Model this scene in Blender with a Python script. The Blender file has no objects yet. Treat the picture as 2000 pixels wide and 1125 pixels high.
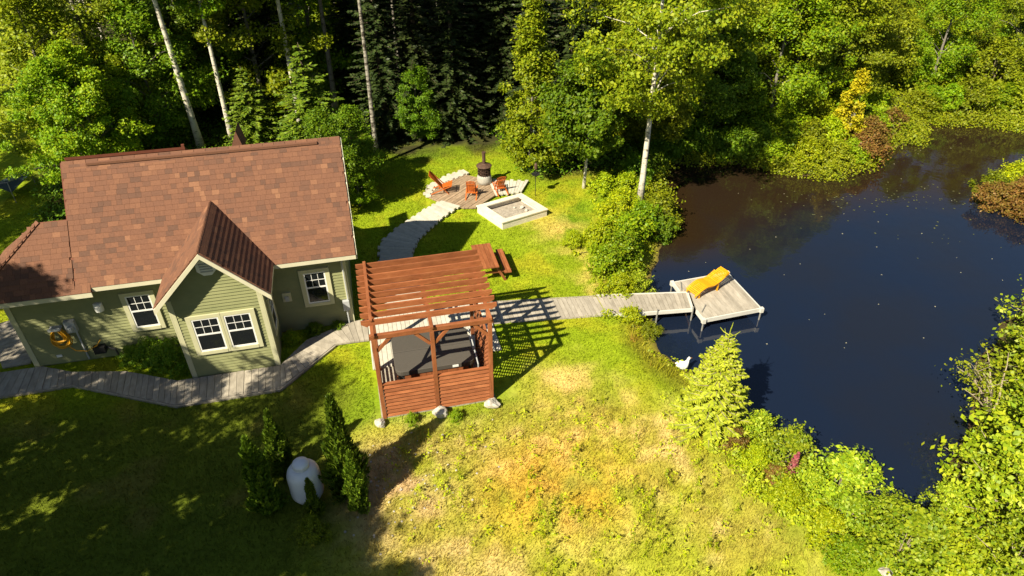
import bpy, bmesh, math, random
import numpy as np
from math import radians, sin, cos, pi, atan2, hypot
from mathutils import Vector, Matrix

rng = np.random.default_rng(7)
random.seed(7)
SC = bpy.context.scene
COL = SC.collection

# ------------------------------------------------------------------ camera
cd = bpy.data.cameras.new('camera'); cam = bpy.data.objects.new('camera', cd); COL.objects.link(cam)
cd.sensor_width = 36.0; cd.lens = 24.0; cd.clip_start = 0.1; cd.clip_end = 900
cam.location = (0, 0, 14.0)
cam.rotation_euler = (radians(90 - 35.8), 0, radians(-13.4))
SC.camera = cam

# ------------------------------------------------------------------ sky, sun, exposure
SUN_EL = radians(43.0)
SUN_AZ = (-0.81, -0.586)                       # horizontal direction towards the sun
w = bpy.data.worlds.new('World'); SC.world = w; w.use_nodes = True
nt = w.node_tree; nt.nodes.clear()
sky = nt.nodes.new('ShaderNodeTexSky'); sky.sky_type = 'NISHITA'; sky.sun_disc = False
sky.sun_elevation = SUN_EL; sky.sun_rotation = atan2(SUN_AZ[0], SUN_AZ[1])
sky.air_density = 1.0; sky.dust_density = 0.6; sky.ozone_density = 1.5
bg = nt.nodes.new('ShaderNodeBackground'); bg.inputs['Strength'].default_value = 0.040
wo = nt.nodes.new('ShaderNodeOutputWorld')
nt.links.new(sky.outputs[0], bg.inputs[0]); nt.links.new(bg.outputs[0], wo.inputs[0])
sl = bpy.data.lights.new('sun', 'SUN'); sl.energy = 5.0; sl.angle = radians(0.5); sl.color = (1.0, 0.91, 0.70)
so = bpy.data.objects.new('sun', sl); COL.objects.link(so)
so.rotation_euler = Vector((-SUN_AZ[0]*cos(SUN_EL), -SUN_AZ[1]*cos(SUN_EL), -sin(SUN_EL))).to_track_quat('-Z', 'Y').to_euler()
so.location = (-30, -20, 40)
vs = SC.view_settings
vs.view_transform = 'Standard'; vs.look = 'None'; vs.gamma = 1.0; vs.exposure = 1.08
try: vs.use_curve_mapping = False
except Exception: pass
SC.render.engine = 'CYCLES'
SC.cycles.max_bounces = 6; SC.cycles.transparent_max_bounces = 4
SC.cycles.use_denoising = True

# ------------------------------------------------------------------ materials
def newmat(name):
    m = bpy.data.materials.new(name); m.use_nodes = True
    n = m.node_tree.nodes; n.clear()
    out = n.new('ShaderNodeOutputMaterial')
    return m, n, m.node_tree.links, out

def ramp(n, cols, interp='LINEAR'):
    r = n.new('ShaderNodeValToRGB'); r.color_ramp.interpolation = interp
    e = r.color_ramp.elements
    while len(e) < len(cols): e.new(0.5)
    for i, c in enumerate(cols):
        if len(c) == 4: e[i].position = c[0]; e[i].color = (c[1], c[2], c[3], 1)
        else: e[i].position = i / max(1, len(cols) - 1); e[i].color = (*c, 1)
    return r

def surf(name, cols, scale=(4, 4, 4), rough=0.7, spec=0.3, bump=0.3, detail=6, per_object=0.0, island=0.0, bumpscale=None, metal=0.0, bdist=0.02):
    """noise-mottled surface; per_object / island = value variation between objects / loose pieces"""
    m, n, l, out = newmat(name)
    p = n.new('ShaderNodeBsdfPrincipled')
    tc = n.new('ShaderNodeTexCoord'); mp = n.new('ShaderNodeMapping'); mp.inputs['Scale'].default_value = scale
    l.new(tc.outputs['Object'], mp.inputs['Vector'])
    vec = mp.outputs[0]
    if per_object or island:
        src = n.new('ShaderNodeObjectInfo').outputs['Random'] if per_object else n.new('ShaderNodeNewGeometry').outputs['Random Per Island']
        ad = n.new('ShaderNodeVectorMath'); ad.operation = 'ADD'
        sc_ = n.new('ShaderNodeMath'); sc_.operation = 'MULTIPLY'; sc_.inputs[1].default_value = 37.0
        l.new(src, sc_.inputs[0]); l.new(mp.outputs[0], ad.inputs[0]); l.new(sc_.outputs[0], ad.inputs[1])
        vec = ad.outputs[0]
    no = n.new('ShaderNodeTexNoise'); no.inputs['Scale'].default_value = 1.0; no.inputs['Detail'].default_value = detail; no.inputs['Roughness'].default_value = 0.65
    l.new(vec, no.inputs['Vector'])
    r = ramp(n, [(0.28, *cols[0])] + [(0.28 + 0.44 * i / (len(cols) - 1), *cols[i]) for i in range(1, len(cols))]) if len(cols) > 1 else ramp(n, [cols[0], cols[0]])
    l.new(no.outputs['Fac'], r.inputs[0])
    c = r.outputs[0]
    if per_object or island:
        amt = per_object or island
        hs = n.new('ShaderNodeHueSaturation')
        mr = n.new('ShaderNodeMapRange'); mr.inputs['To Min'].default_value = 1 - amt; mr.inputs['To Max'].default_value = 1 + amt
        l.new(src, mr.inputs['Value']); l.new(mr.outputs[0], hs.inputs['Value']); l.new(c, hs.inputs['Color'])
        c = hs.outputs[0]
    l.new(c, p.inputs['Base Color'])
    p.inputs['Roughness'].default_value = rough; p.inputs['Specular IOR Level'].default_value = spec; p.inputs['Metallic'].default_value = metal
    if bump:
        b = n.new('ShaderNodeBump'); b.inputs['Strength'].default_value = bump; b.inputs['Distance'].default_value = bdist
        l.new(no.outputs['Fac'], b.inputs['Height']); l.new(b.outputs[0], p.inputs['Normal'])
    l.new(p.outputs[0], out.inputs[0])
    return m

def leafmat(name, cols, trans=0.3, rough=0.5, spec=0.22, objvar=0.20, hue=0.009):
    m, n, l, out = newmat(name)
    geo = n.new('ShaderNodeNewGeometry'); oi = n.new('ShaderNodeObjectInfo')
    r = ramp(n, cols); l.new(geo.outputs['Random Per Island'], r.inputs[0])
    hs = n.new('ShaderNodeHueSaturation'); l.new(r.outputs[0], hs.inputs['Color'])
    a = n.new('ShaderNodeMapRange'); a.inputs['To Min'].default_value = 1 - objvar; a.inputs['To Max'].default_value = 1 + objvar
    l.new(oi.outputs['Random'], a.inputs['Value']); l.new(a.outputs[0], hs.inputs['Value'])
    mu = n.new('ShaderNodeMath'); mu.operation = 'MULTIPLY'; mu.inputs[1].default_value = 7.31
    fr = n.new('ShaderNodeMath'); fr.operation = 'FRACT'
    l.new(oi.outputs['Random'], mu.inputs[0]); l.new(mu.outputs[0], fr.inputs[0])
    b = n.new('ShaderNodeMapRange'); b.inputs['To Min'].default_value = 0.5 - hue; b.inputs['To Max'].default_value = 0.5 + hue
    l.new(fr.outputs[0], b.inputs['Value']); l.new(b.outputs[0], hs.inputs['Hue'])
    p = n.new('ShaderNodeBsdfPrincipled'); p.inputs['Roughness'].default_value = rough; p.inputs['Specular IOR Level'].default_value = spec
    t = n.new('ShaderNodeBsdfTranslucent'); mx = n.new('ShaderNodeMixShader'); mx.inputs[0].default_value = trans
    l.new(hs.outputs[0], p.inputs['Base Color']); l.new(hs.outputs[0], t.inputs['Color'])
    l.new(p.outputs[0], mx.inputs[1]); l.new(t.outputs[0], mx.inputs[2]); l.new(mx.outputs[0], out.inputs[0])
    return m

def colattr(name, trans=0.0, rough=0.8, noise=0.0, bump=0.0):
    m, n, l, out = newmat(name)
    a = n.new('ShaderNodeAttribute'); a.attribute_name = 'Col'
    p = n.new('ShaderNodeBsdfPrincipled'); p.inputs['Roughness'].default_value = rough; p.inputs['Specular IOR Level'].default_value = 0.15
    c = a.outputs['Color']
    if noise:
        tc = n.new('ShaderNodeTexCoord')
        no = n.new('ShaderNodeTexNoise'); no.inputs['Scale'].default_value = 5.0; no.inputs['Detail'].default_value = 9; no.inputs['Roughness'].default_value = 0.75
        l.new(tc.outputs['Object'], no.inputs['Vector'])
        mr = n.new('ShaderNodeMapRange'); mr.inputs['From Min'].default_value = 0.3; mr.inputs['From Max'].default_value = 0.7
        mr.inputs['To Min'].default_value = 1 - noise; mr.inputs['To Max'].default_value = 1 + noise
        hs = n.new('ShaderNodeHueSaturation'); l.new(no.outputs['Fac'], mr.inputs['Value']); l.new(mr.outputs[0], hs.inputs['Value']); l.new(c, hs.inputs['Color'])
        c = hs.outputs[0]
        b = n.new('ShaderNodeBump'); b.inputs['Strength'].default_value = bump; b.inputs['Distance'].default_value = 0.05
        l.new(no.outputs['Fac'], b.inputs['Height']); l.new(b.outputs[0], p.inputs['Normal'])
    l.new(c, p.inputs['Base Color'])
    if trans:
        t = n.new('ShaderNodeBsdfTranslucent'); mx = n.new('ShaderNodeMixShader'); mx.inputs[0].default_value = trans
        l.new(c, t.inputs['Color']); l.new(p.outputs[0], mx.inputs[1]); l.new(t.outputs[0], mx.inputs[2]); l.new(mx.outputs[0], out.inputs[0])
    else:
        l.new(p.outputs[0], out.inputs[0])
    return m

def shinglemat(name, per_object):
    m, n, l, out = newmat(name)
    src = n.new('ShaderNodeObjectInfo').outputs['Random'] if per_object else n.new('ShaderNodeNewGeometry').outputs['Random Per Island']
    r = ramp(n, [(0.0, .110, .058, .040), (0.14, .134, .066, .043), (0.3, .153, .072, .045), (0.72, .164, .076, .046), (0.9, .178, .083, .049), (0.96, .205, .097, .056), (1.0, .235, .115, .065)])
    l.new(src, r.inputs[0])
    tc = n.new('ShaderNodeTexCoord'); no = n.new('ShaderNodeTexNoise'); no.inputs['Scale'].default_value = 26; no.inputs['Detail'].default_value = 5
    l.new(tc.outputs['Object'], no.inputs['Vector'])
    mr = n.new('ShaderNodeMapRange'); mr.inputs['To Min'].default_value = 0.75; mr.inputs['To Max'].default_value = 1.25
    hs = n.new('ShaderNodeHueSaturation'); l.new(no.outputs['Fac'], mr.inputs['Value']); l.new(mr.outputs[0], hs.inputs['Value']); l.new(r.outputs[0], hs.inputs['Color'])
    p = n.new('ShaderNodeBsdfPrincipled'); p.inputs['Roughness'].default_value = 0.85; p.inputs['Specular IOR Level'].default_value = 0.2
    l.new(hs.outputs[0], p.inputs['Base Color'])
    b = n.new('ShaderNodeBump'); b.inputs['Strength'].default_value = 0.4; b.inputs['Distance'].default_value = 0.01
    l.new(no.outputs['Fac'], b.inputs['Height']); l.new(b.outputs[0], p.inputs['Normal'])
    l.new(p.outputs[0], out.inputs[0])
    return m

def barkmat(name, base, marks, thr=0.62):
    m, n, l, out = newmat(name)
    tc = n.new('ShaderNodeTexCoord'); mp = n.new('ShaderNodeMapping'); mp.inputs['Scale'].default_value = (3, 3, 7)
    l.new(tc.outputs['Object'], mp.inputs[0])
    no = n.new('ShaderNodeTexNoise'); no.inputs['Scale'].default_value = 1.0; no.inputs['Detail'].default_value = 6; no.inputs['Roughness'].default_value = 0.7
    l.new(mp.outputs[0], no.inputs['Vector'])
    r = ramp(n, [(0.30, base[0]*.75, base[1]*.75, base[2]*.72), (thr - .1, *base), (thr, *[0.5*(a+b) for a, b in zip(base, marks)]), (thr + .05, *marks)])
    l.new(no.outputs['Fac'], r.inputs[0])
    p = n.new('ShaderNodeBsdfPrincipled'); p.inputs['Roughness'].default_value = 0.75; p.inputs['Specular IOR Level'].default_value = 0.2
    l.new(r.outputs[0], p.inputs['Base Color'])
    b = n.new('ShaderNodeBump'); b.inputs['Strength'].default_value = 0.4; b.inputs['Distance'].default_value = 0.03
    l.new(no.outputs['Fac'], b.inputs['Height']); l.new(b.outputs[0], p.inputs['Normal'])
    l.new(p.outputs[0], out.inputs[0])
    return m

M = {}
M['siding'] = surf('siding', [(.20, .212, .10), (.235, .242, .115), (.262, .266, .128)], (1.5, 1.5, 3), 0.65, 0.25, 0.1)
M['cream'] = surf('cream_trim', [(.46, .445, .28), (.52, .50, .32)], (3, 3, 3), 0.55, 0.3, 0.1)
M['white'] = surf('white_paint', [(.70, .69, .66), (.80, .79, .77)], (5, 5, 5), 0.5, 0.4, 0.05)
M['fascia'] = surf('fascia', [(.52, .49, .36), (.62, .58, .43)], (2, 2, 2), 0.55, 0.3, 0.1)
M['shingle'] = shinglemat('shingle', True)
M['shingle_many'] = shinglemat('shingle_many', False)
M['underlay'] = surf('roof_underlay', [(.14, .06, .04), (.19, .08, .05)], (8, 8, 8), 0.9, 0.1, 0.2)
M['darkred'] = surf('dark_red_trim', [(.11, .035, .02), (.16, .05, .028)], (4, 4, 4), 0.7, 0.2, 0.1)
M['soffit'] = surf('soffit', [(.30, .29, .2), (.35, .34, .24)], (3, 3, 3), 0.7, 0.2, 0.05)
m, n, l, o_ = newmat('window_glass')
p = n.new('ShaderNodeBsdfPrincipled'); p.inputs['Base Color'].default_value = (.012, .014, .016, 1); p.inputs['Roughness'].default_value = 0.06; p.inputs['Specular IOR Level'].default_value = 0.6
l.new(p.outputs[0], o_.inputs[0]); M['glass'] = m
M['cedar'] = surf('stained_wood', [(.185, .058, .022), (.265, .088, .034), (.34, .125, .05)], (2.5, 9, 9), 0.55, 0.3, 0.25, per_object=0.16)
M['cedar_y'] = surf('stained_wood_y', [(.185, .058, .022), (.265, .088, .034), (.34, .125, .05)], (9, 2.5, 9), 0.55, 0.3, 0.25, per_object=0.16)
M['cedar_z'] = surf('stained_wood_z', [(.175, .055, .022), (.25, .084, .033), (.31, .115, .046)], (9, 9, 2.5), 0.55, 0.3, 0.25, per_object=0.1)
M['chairwood'] = surf('chair_wood', [(.38, .085, .014), (.52, .13, .02)], (9, 9, 4), 0.4, 0.4, 0.15, per_object=0.12)
M['loungewood'] = surf('lounge_wood', [(.58, .26, .006), (.70, .34, .01)], (8, 8, 8), 0.4, 0.4, 0.15, per_object=0.08)
M['greyplank'] = surf('grey_plank', [(.24, .21, .17), (.34, .30, .245), (.43, .385, .32)], (6, 2.2, 6), 0.8, 0.2, 0.3, per_object=0.14)
M['greyplank_x'] = surf('grey_plank_x', [(.20, .175, .15), (.29, .26, .22), (.37, .335, .285)], (3, 7, 6), 0.8, 0.2, 0.3, per_object=0.16)
M['paleplank'] = surf('pale_plank', [(.40, .37, .31), (.49, .455, .385), (.57, .53, .45)], (5, 5, 5), 0.8, 0.2, 0.3, per_object=0.12)
M['patioplank'] = surf('patio_plank', [(.22, .155, .10), (.30, .215, .14), (.38, .28, .19)], (5, 5, 5), 0.8, 0.2, 0.3, per_object=0.16)
M['timber'] = surf('bleached_timber', [(.50, .45, .35), (.64, .58, .46), (.72, .66, .54)], (3, 3, 8), 0.8, 0.2, 0.3, per_object=0.08)
M['alu'] = surf('dock_edge', [(.50, .48, .43), (.60, .58, .53)], (4, 4, 4), 0.5, 0.4, 0.05)
M['cover'] = surf('tub_cover', [(.068, .060, .052), (.085, .076, .065)], (30, 30, 30), 0.55, 0.3, 0.15)
M['coverseam'] = surf('tub_seam', [(.028, .026, .024), (.034, .03, .028)], (9, 9, 9), 0.6, 0.2, 0)
M['rust'] = surf('rusty_iron', [(.045, .025, .018), (.08, .045, .03), (.13, .075, .045)], (7, 7, 7), 0.7, 0.3, 0.3)
M['steel'] = surf('grey_steel', [(.25, .24, .22), (.36, .35, .32)], (6, 6, 6), 0.45, 0.4, 0.1, metal=0.4)
M['ash'] = surf('pale_drum', [(.28, .26, .22), (.42, .40, .35)], (5, 5, 5), 0.7, 0.3, 0.2)
M['black'] = surf('black_plastic', [(.014, .014, .015), (.022, .022, .022)], (9, 9, 9), 0.5, 0.3, 0)
M['greybox'] = surf('grey_box', [(.34, .35, .36), (.42, .43, .44)], (8, 8, 8), 0.5, 0.3, 0)
M['hose'] = surf('hose', [(.55, .26, .012), (.66, .34, .02)], (9, 9, 9), 0.4, 0.4, 0)
M['tank'] = surf('tank_paint', [(.72, .74, .77), (.78, .80, .83)], (3, 3, 3), 0.35, 0.5, 0.02)
M['stone'] = surf('pale_stone', [(.26, .23, .19), (.46, .42, .36), (.62, .59, .53)], (5, 5, 5), 0.85, 0.2, 0.6)
M['sand'] = surf('grey_sand', [(.20, .17, .14), (.32, .28, .23), (.42, .37, .31)], (9, 9, 9), 0.95, 0.1, 0.6)
M['feather'] = surf('white_feather', [(.72, .72, .70), (.82, .82, .80)], (12, 12, 12), 0.7, 0.2, 0.1)
M['beak'] = surf('beak', [(.5, .2, .02), (.6, .26, .03)], (9, 9, 9), 0.5, 0.3, 0)
M['tarp'] = surf('green_tarp', [(.02, .04, .04), (.04, .06, .06)], (4, 4, 4), 0.6, 0.3, 0.2)
M['dryleaf'] = surf('floating_leaf', [(.30, .28, .20), (.42, .38, .26)], (9, 9, 9), 0.6, 0.3, 0)
M['lily'] = surf('lily_pad', [(.08, .09, .03), (.14, .14, .05)], (9, 9, 9), 0.5, 0.4, 0)

M['birchbark'] = barkmat('birch_bark', (.62, .57, .47), (.05, .04, .03), 0.60)
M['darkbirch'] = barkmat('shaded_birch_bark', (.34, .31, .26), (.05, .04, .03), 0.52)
M['greybark'] = barkmat('grey_bark', (.20, .18, .15), (.05, .04, .03), 0.60)
M['brownbark'] = barkmat('brown_bark', (.10, .075, .05), (.03, .022, .015), 0.58)
M['palebranch'] = barkmat('pale_branch', (.34, .28, .19), (.16, .12, .08), 0.62)

M['leaf_birch'] = leafmat('birch_leaves', [(0.138, 0.203, 0.0057), (0.209, 0.267, 0.0072), (0.291, 0.315, 0.0086)])
M['leaf_bright'] = leafmat('bright_leaves', [(0.122, 0.237, 0.0043), (0.194, 0.310, 0.0057), (0.292, 0.358, 0.0072)])
M['leaf_deep'] = leafmat('deep_leaves', [(0.073, 0.161, 0.0053), (0.124, 0.222, 0.0065), (0.180, 0.257, 0.0077)])
M['leaf_yellow'] = leafmat('yellow_leaves', [(0.203, 0.295, 0.0050), (0.311, 0.385, 0.0062), (0.428, 0.462, 0.0074)])
M['leaf_olive'] = leafmat('olive_leaves', [(0.129, 0.175, 0.0056), (0.192, 0.236, 0.0061), (0.267, 0.285, 0.0080)])
M['leaf_rust'] = leafmat('rust_leaves', [(.16, .075, .022), (.22, .11, .025), (.17, .14, .02), (.28, .15, .04)])
M['leaf_gold'] = leafmat('gold_leaves', [(.38, .33, .008), (.48, .42, .01), (.26, .30, .01)])
M['leaf_alder'] = leafmat('alder_leaves', [(0.121, 0.206, 0.0060), (0.223, 0.304, 0.0084), (0.349, 0.397, 0.0180)], trans=0.2, rough=0.5, spec=0.25)
M['leaf_lime'] = leafmat('lime_leaves', [(.20, .28, .010), (.30, .37, .012), (.42, .45, .016)], objvar=.1)
M['needle_fir'] = leafmat('fir_needles', [(0.079, 0.147, 0.0112), (0.136, 0.219, 0.0128), (0.203, 0.274, 0.0160)], 0.12)
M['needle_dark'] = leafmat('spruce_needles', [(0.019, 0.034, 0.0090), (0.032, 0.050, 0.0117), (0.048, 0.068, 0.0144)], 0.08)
M['needle_young'] = leafmat('young_spruce_needles', [(.24, .28, .018), (.36, .39, .024), (.48, .48, .034)], 0.2, objvar=.02)
M['needle_cedar'] = leafmat('cedar_sprays', [(.06, .11, .009), (.11, .17, .011), (.16, .22, .013)], 0.15)
M['flower'] = leafmat('fireweed', [(.30, .05, .10), (.38, .09, .13), (.25, .12, .06)])
M['ground'] = colattr('ground', 0, 0.95, 0.35, 0.7)
M['grass'] = colattr('grass_blades', 0.3, 0.65)

m, n, l, o_ = newmat('pond_water')
p = n.new('ShaderNodeBsdfPrincipled'); p.inputs['Roughness'].default_value = 0.03; p.inputs['IOR'].default_value = 1.6
tc = n.new('ShaderNodeTexCoord')
no2 = n.new('ShaderNodeTexNoise'); no2.inputs['Scale'].default_value = 0.22; no2.inputs['Detail'].default_value = 4
l.new(tc.outputs['Object'], no2.inputs['Vector'])
r = ramp(n, [(0.42, .0065, .0115, .027), (0.64, .009, .0115, .020)]); l.new(no2.outputs['Fac'], r.inputs[0])
sx_ = n.new('ShaderNodeSeparateXYZ'); l.new(tc.outputs['Object'], sx_.inputs[0])
def mth(op, a, b=None, c=None):
    q = n.new('ShaderNodeMath'); q.operation = op
    for i_, v_ in enumerate((a, b, c)):
        if v_ is None: continue
        if isinstance(v_, (int, float)): q.inputs[i_].default_value = v_
        else: l.new(v_, q.inputs[i_])
    return q.outputs[0]
# tannin brown with tree reflections painted in, for the inner corner and far bank
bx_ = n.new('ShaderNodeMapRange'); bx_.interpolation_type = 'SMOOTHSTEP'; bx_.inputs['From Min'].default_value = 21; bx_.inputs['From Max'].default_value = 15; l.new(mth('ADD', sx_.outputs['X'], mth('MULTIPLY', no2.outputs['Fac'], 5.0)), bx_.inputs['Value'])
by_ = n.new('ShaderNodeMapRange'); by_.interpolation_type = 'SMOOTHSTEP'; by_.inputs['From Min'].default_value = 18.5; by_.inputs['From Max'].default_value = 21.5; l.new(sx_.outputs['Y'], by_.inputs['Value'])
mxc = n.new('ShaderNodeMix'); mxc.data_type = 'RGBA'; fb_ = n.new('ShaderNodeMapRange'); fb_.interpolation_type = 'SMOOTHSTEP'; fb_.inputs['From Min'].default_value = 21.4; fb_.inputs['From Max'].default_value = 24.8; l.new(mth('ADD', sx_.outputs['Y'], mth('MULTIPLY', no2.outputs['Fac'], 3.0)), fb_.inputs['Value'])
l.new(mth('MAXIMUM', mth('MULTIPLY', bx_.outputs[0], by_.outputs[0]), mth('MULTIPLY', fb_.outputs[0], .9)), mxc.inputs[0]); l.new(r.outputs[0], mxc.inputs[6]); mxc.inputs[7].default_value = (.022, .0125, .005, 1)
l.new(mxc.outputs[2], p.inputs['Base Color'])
no = n.new('ShaderNodeTexNoise'); no.inputs['Scale'].default_value = 2.2; no.inputs['Detail'].default_value = 3
l.new(tc.outputs['Object'], no.inputs['Vector'])
b = n.new('ShaderNodeBump'); b.inputs['Strength'].default_value = 0.06; b.inputs['Distance'].default_value = 0.1
l.new(no.outputs['Fac'], b.inputs['Height']); l.new(b.outputs[0], p.inputs['Normal'])
l.new(p.outputs[0], o_.inputs[0]); M['water'] = m

# ------------------------------------------------------------------ object helpers
ROOT = {}
def thing(name, label, cat, loc=(0, 0, 0), group=None):
    o = bpy.data.objects.new(name, None); COL.objects.link(o); o.location = loc; o.empty_display_size = 0.3
    o['label'] = label; o['category'] = cat
    if group: o['group'] = group
    ROOT[o.name] = Vector(loc)
    return o
def structure(name, loc=(0, 0, 0)):
    o = bpy.data.objects.new(name, None); COL.objects.link(o); o.location = loc; o['kind'] = 'structure'
    ROOT[o.name] = Vector(loc); return o
def tag(o, label=None, cat=None, group=None, kind=None):
    if label: o['label'] = label
    if cat: o['category'] = cat
    if group: o['group'] = group
    if kind: o['kind'] = kind
    return o
def link(name, me, parent=None, mat=None):
    o = bpy.data.objects.new(name, me); COL.objects.link(o)
    if mat is not None and not me.materials: me.materials.append(mat)
    if parent is not None:
        o.parent = parent; ROOT[o.name] = ROOT[parent.name]
    else: ROOT[o.name] = Vector((0, 0, 0))
    return o

class MB:
    def __init__(s): s.v = []; s.f = []; s.sm = False
    def add(s, vs_, fs):
        k = len(s.v); s.v += [tuple(map(float, q)) for q in vs_]; s.f += [tuple(i + k for i in f) for f in fs]; return s
    def box(s, x0, x1, y0, y1, z0, z1):
        return s.add([(x0, y0, z0), (x1, y0, z0), (x1, y1, z0), (x0, y1, z0), (x0, y0, z1), (x1, y0, z1), (x1, y1, z1), (x0, y1, z1)],
                     [(0, 3, 2, 1), (4, 5, 6, 7), (0, 1, 5, 4), (1, 2, 6, 5), (2, 3, 7, 6), (3, 0, 4, 7)])
    def prism(s, poly, z0, z1):
        """poly: ccw list of (x,y) or (x,y,z) (z added)"""
        n = len(poly); a = [(q[0], q[1], z0 + (q[2] if len(q) > 2 else 0)) for q in poly]; b_ = [(q[0], q[1], z1 + (q[2] if len(q) > 2 else 0)) for q in poly]
        return s.add(a + b_, [tuple(range(n))[::-1], tuple(range(n, 2 * n))] + [(i, (i + 1) % n, n + (i + 1) % n, n + i) for i in range(n)])
    def slab(s, poly3, off):
        """polygon in 3D extruded by vector off"""
        n = len(poly3); a = [Vector(q) for q in poly3]; b_ = [q + Vector(off) for q in a]
        return s.add(b_ + a, [tuple(range(n)), tuple(range(n, 2 * n))[::-1]] + [(n + i, n + (i + 1) % n, (i + 1) % n, i) for i in range(n)])
    def bar(s, p0, p1, wd, ht, up=(0, 0, 1)):
        p0, p1 = Vector(p0), Vector(p1); d = (p1 - p0).normalized(); u = Vector(up)
        if abs(d.dot(u)) > 0.98: u = Vector((0, 1, 0))
        sd = d.cross(u).normalized(); u = sd.cross(d).normalized()
        c = []
        for q in (p0, p1):
            for a, b_ in ((-1, -1), (1, -1), (1, 1), (-1, 1)): c.append(q + sd * (a * wd / 2) + u * (b_ * ht / 2))
        return s.add(c, [(0, 1, 2, 3), (7, 6, 5, 4), (0, 4, 5, 1), (1, 5, 6, 2), (2, 6, 7, 3), (3, 7, 4, 0)])
    def tube(s, pts, rad, n=8, cap=True):
        pts = [Vector(q) for q in pts]; k = len(pts)
        if not hasattr(rad, '__len__'): rad = [rad] * k
        vs_ = []; fs = []
        ref = Vector((0.3, 0.9, 0.1))
        for i, q in enumerate(pts):
            d = (pts[min(i + 1, k - 1)] - pts[max(i - 1, 0)]).normalized()
            a = d.cross(ref)
            if a.length < 0.1: a = d.cross(Vector((1, 0, 0)))
            a.normalize(); b_ = d.cross(a)
            for j in range(n):
                t = 2 * pi * j / n; vs_.append(q + (a * cos(t) + b_ * sin(t)) * rad[i])
        for i in range(k - 1):
            for j in range(n): fs.append((i * n + j, i * n + (j + 1) % n, (i + 1) * n + (j + 1) % n, (i + 1) * n + j))
        if cap: fs += [tuple(range(n))[::-1], tuple(range((k - 1) * n, k * n))]
        return s.add(vs_, fs)
    def lathe(s, c, prof, n=24):
        vs_ = []; fs = []; k = len(prof)
        for r_, z in prof:
            for j in range(n): t = 2 * pi * j / n; vs_.append((c[0] + r_ * cos(t), c[1] + r_ * sin(t), c[2] + z))
        for i in range(k - 1):
            for j in range(n): fs.append((i * n + j, i * n + (j + 1) % n, (i + 1) * n + (j + 1) % n, (i + 1) * n + j))
        fs += [tuple(range(n))[::-1], tuple(range((k - 1) * n, k * n))]
        return s.add(vs_, fs)
    def mesh(s, name, off=(0, 0, 0)):
        me = bpy.data.meshes.new(name); ox, oy, oz = off
        me.from_pydata([(a - ox, b_ - oy, c - oz) for a, b_, c in s.v], [], s.f)
        if s.sm: me.polygons.foreach_set('use_smooth', [True] * len(me.polygons))
        me.update(); return me
    def build(s, name, mat, parent=None, smooth=False, bevel=0, kind=None):
        s.sm = smooth
        off = ROOT[parent.name] if parent is not None else (0, 0, 0)
        o = link(name, s.mesh(name, off), parent, M[mat] if isinstance(mat, str) else mat)
        if bevel:
            bv = o.modifiers.new('bevel', 'BEVEL'); bv.width = bevel; bv.segments = 2; bv.limit_method = 'ANGLE'
        if kind: o['kind'] = kind
        return o

def np_mesh(name, V, F, mat, cols=None):
    """V (n,3) F (m,k) fast mesh"""
    me = bpy.data.meshes.new(name); k = F.shape[1]; m_ = len(F)
    me.vertices.add(len(V)); me.vertices.foreach_set('co', np.ascontiguousarray(V, dtype=np.float32).ravel())
    me.loops.add(m_ * k); me.loops.foreach_set('vertex_index', np.ascontiguousarray(F, dtype=np.int32).ravel())
    me.polygons.add(m_); me.polygons.foreach_set('loop_start', np.arange(0, m_ * k, k, dtype=np.int32))
    try: me.polygons.foreach_set('loop_total', np.full(m_, k, dtype=np.int32))
    except Exception: pass
    if cols is not None:
        a = me.attributes.new('Col', 'FLOAT_COLOR', 'POINT')
        c4 = np.ones((len(V), 4), dtype=np.float32); c4[:, :3] = cols; a.data.foreach_set('color', c4.ravel())
    me.update(calc_edges=True)
    me.materials.append(M[mat] if isinstance(mat, str) else mat)
    return me

def unit(a): return a / np.maximum(1e-9, np.linalg.norm(a, axis=-1, keepdims=True))

def leaf_quads(C, N, L, W, A=None):
    """quads: C centres, N normals, L lengths, W widths; A optional long-axis directions"""
    n_ = len(C)
    if A is None: A = rng.normal(size=(n_, 3))
    A = unit(A - N * np.sum(A * N, axis=1, keepdims=True)); B = np.cross(N, A)
    L = np.broadcast_to(L, (n_,))[:, None]; W = np.broadcast_to(W, (n_,))[:, None]
    V = np.stack([C - A * L * .5, C + B * W * .5 + A * L * .02, C + A * L * .5, C - B * W * .5 + A * L * .02], axis=1).reshape(-1, 3)
    F = np.arange(n_ * 4).reshape(-1, 4)
    return V, F

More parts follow.
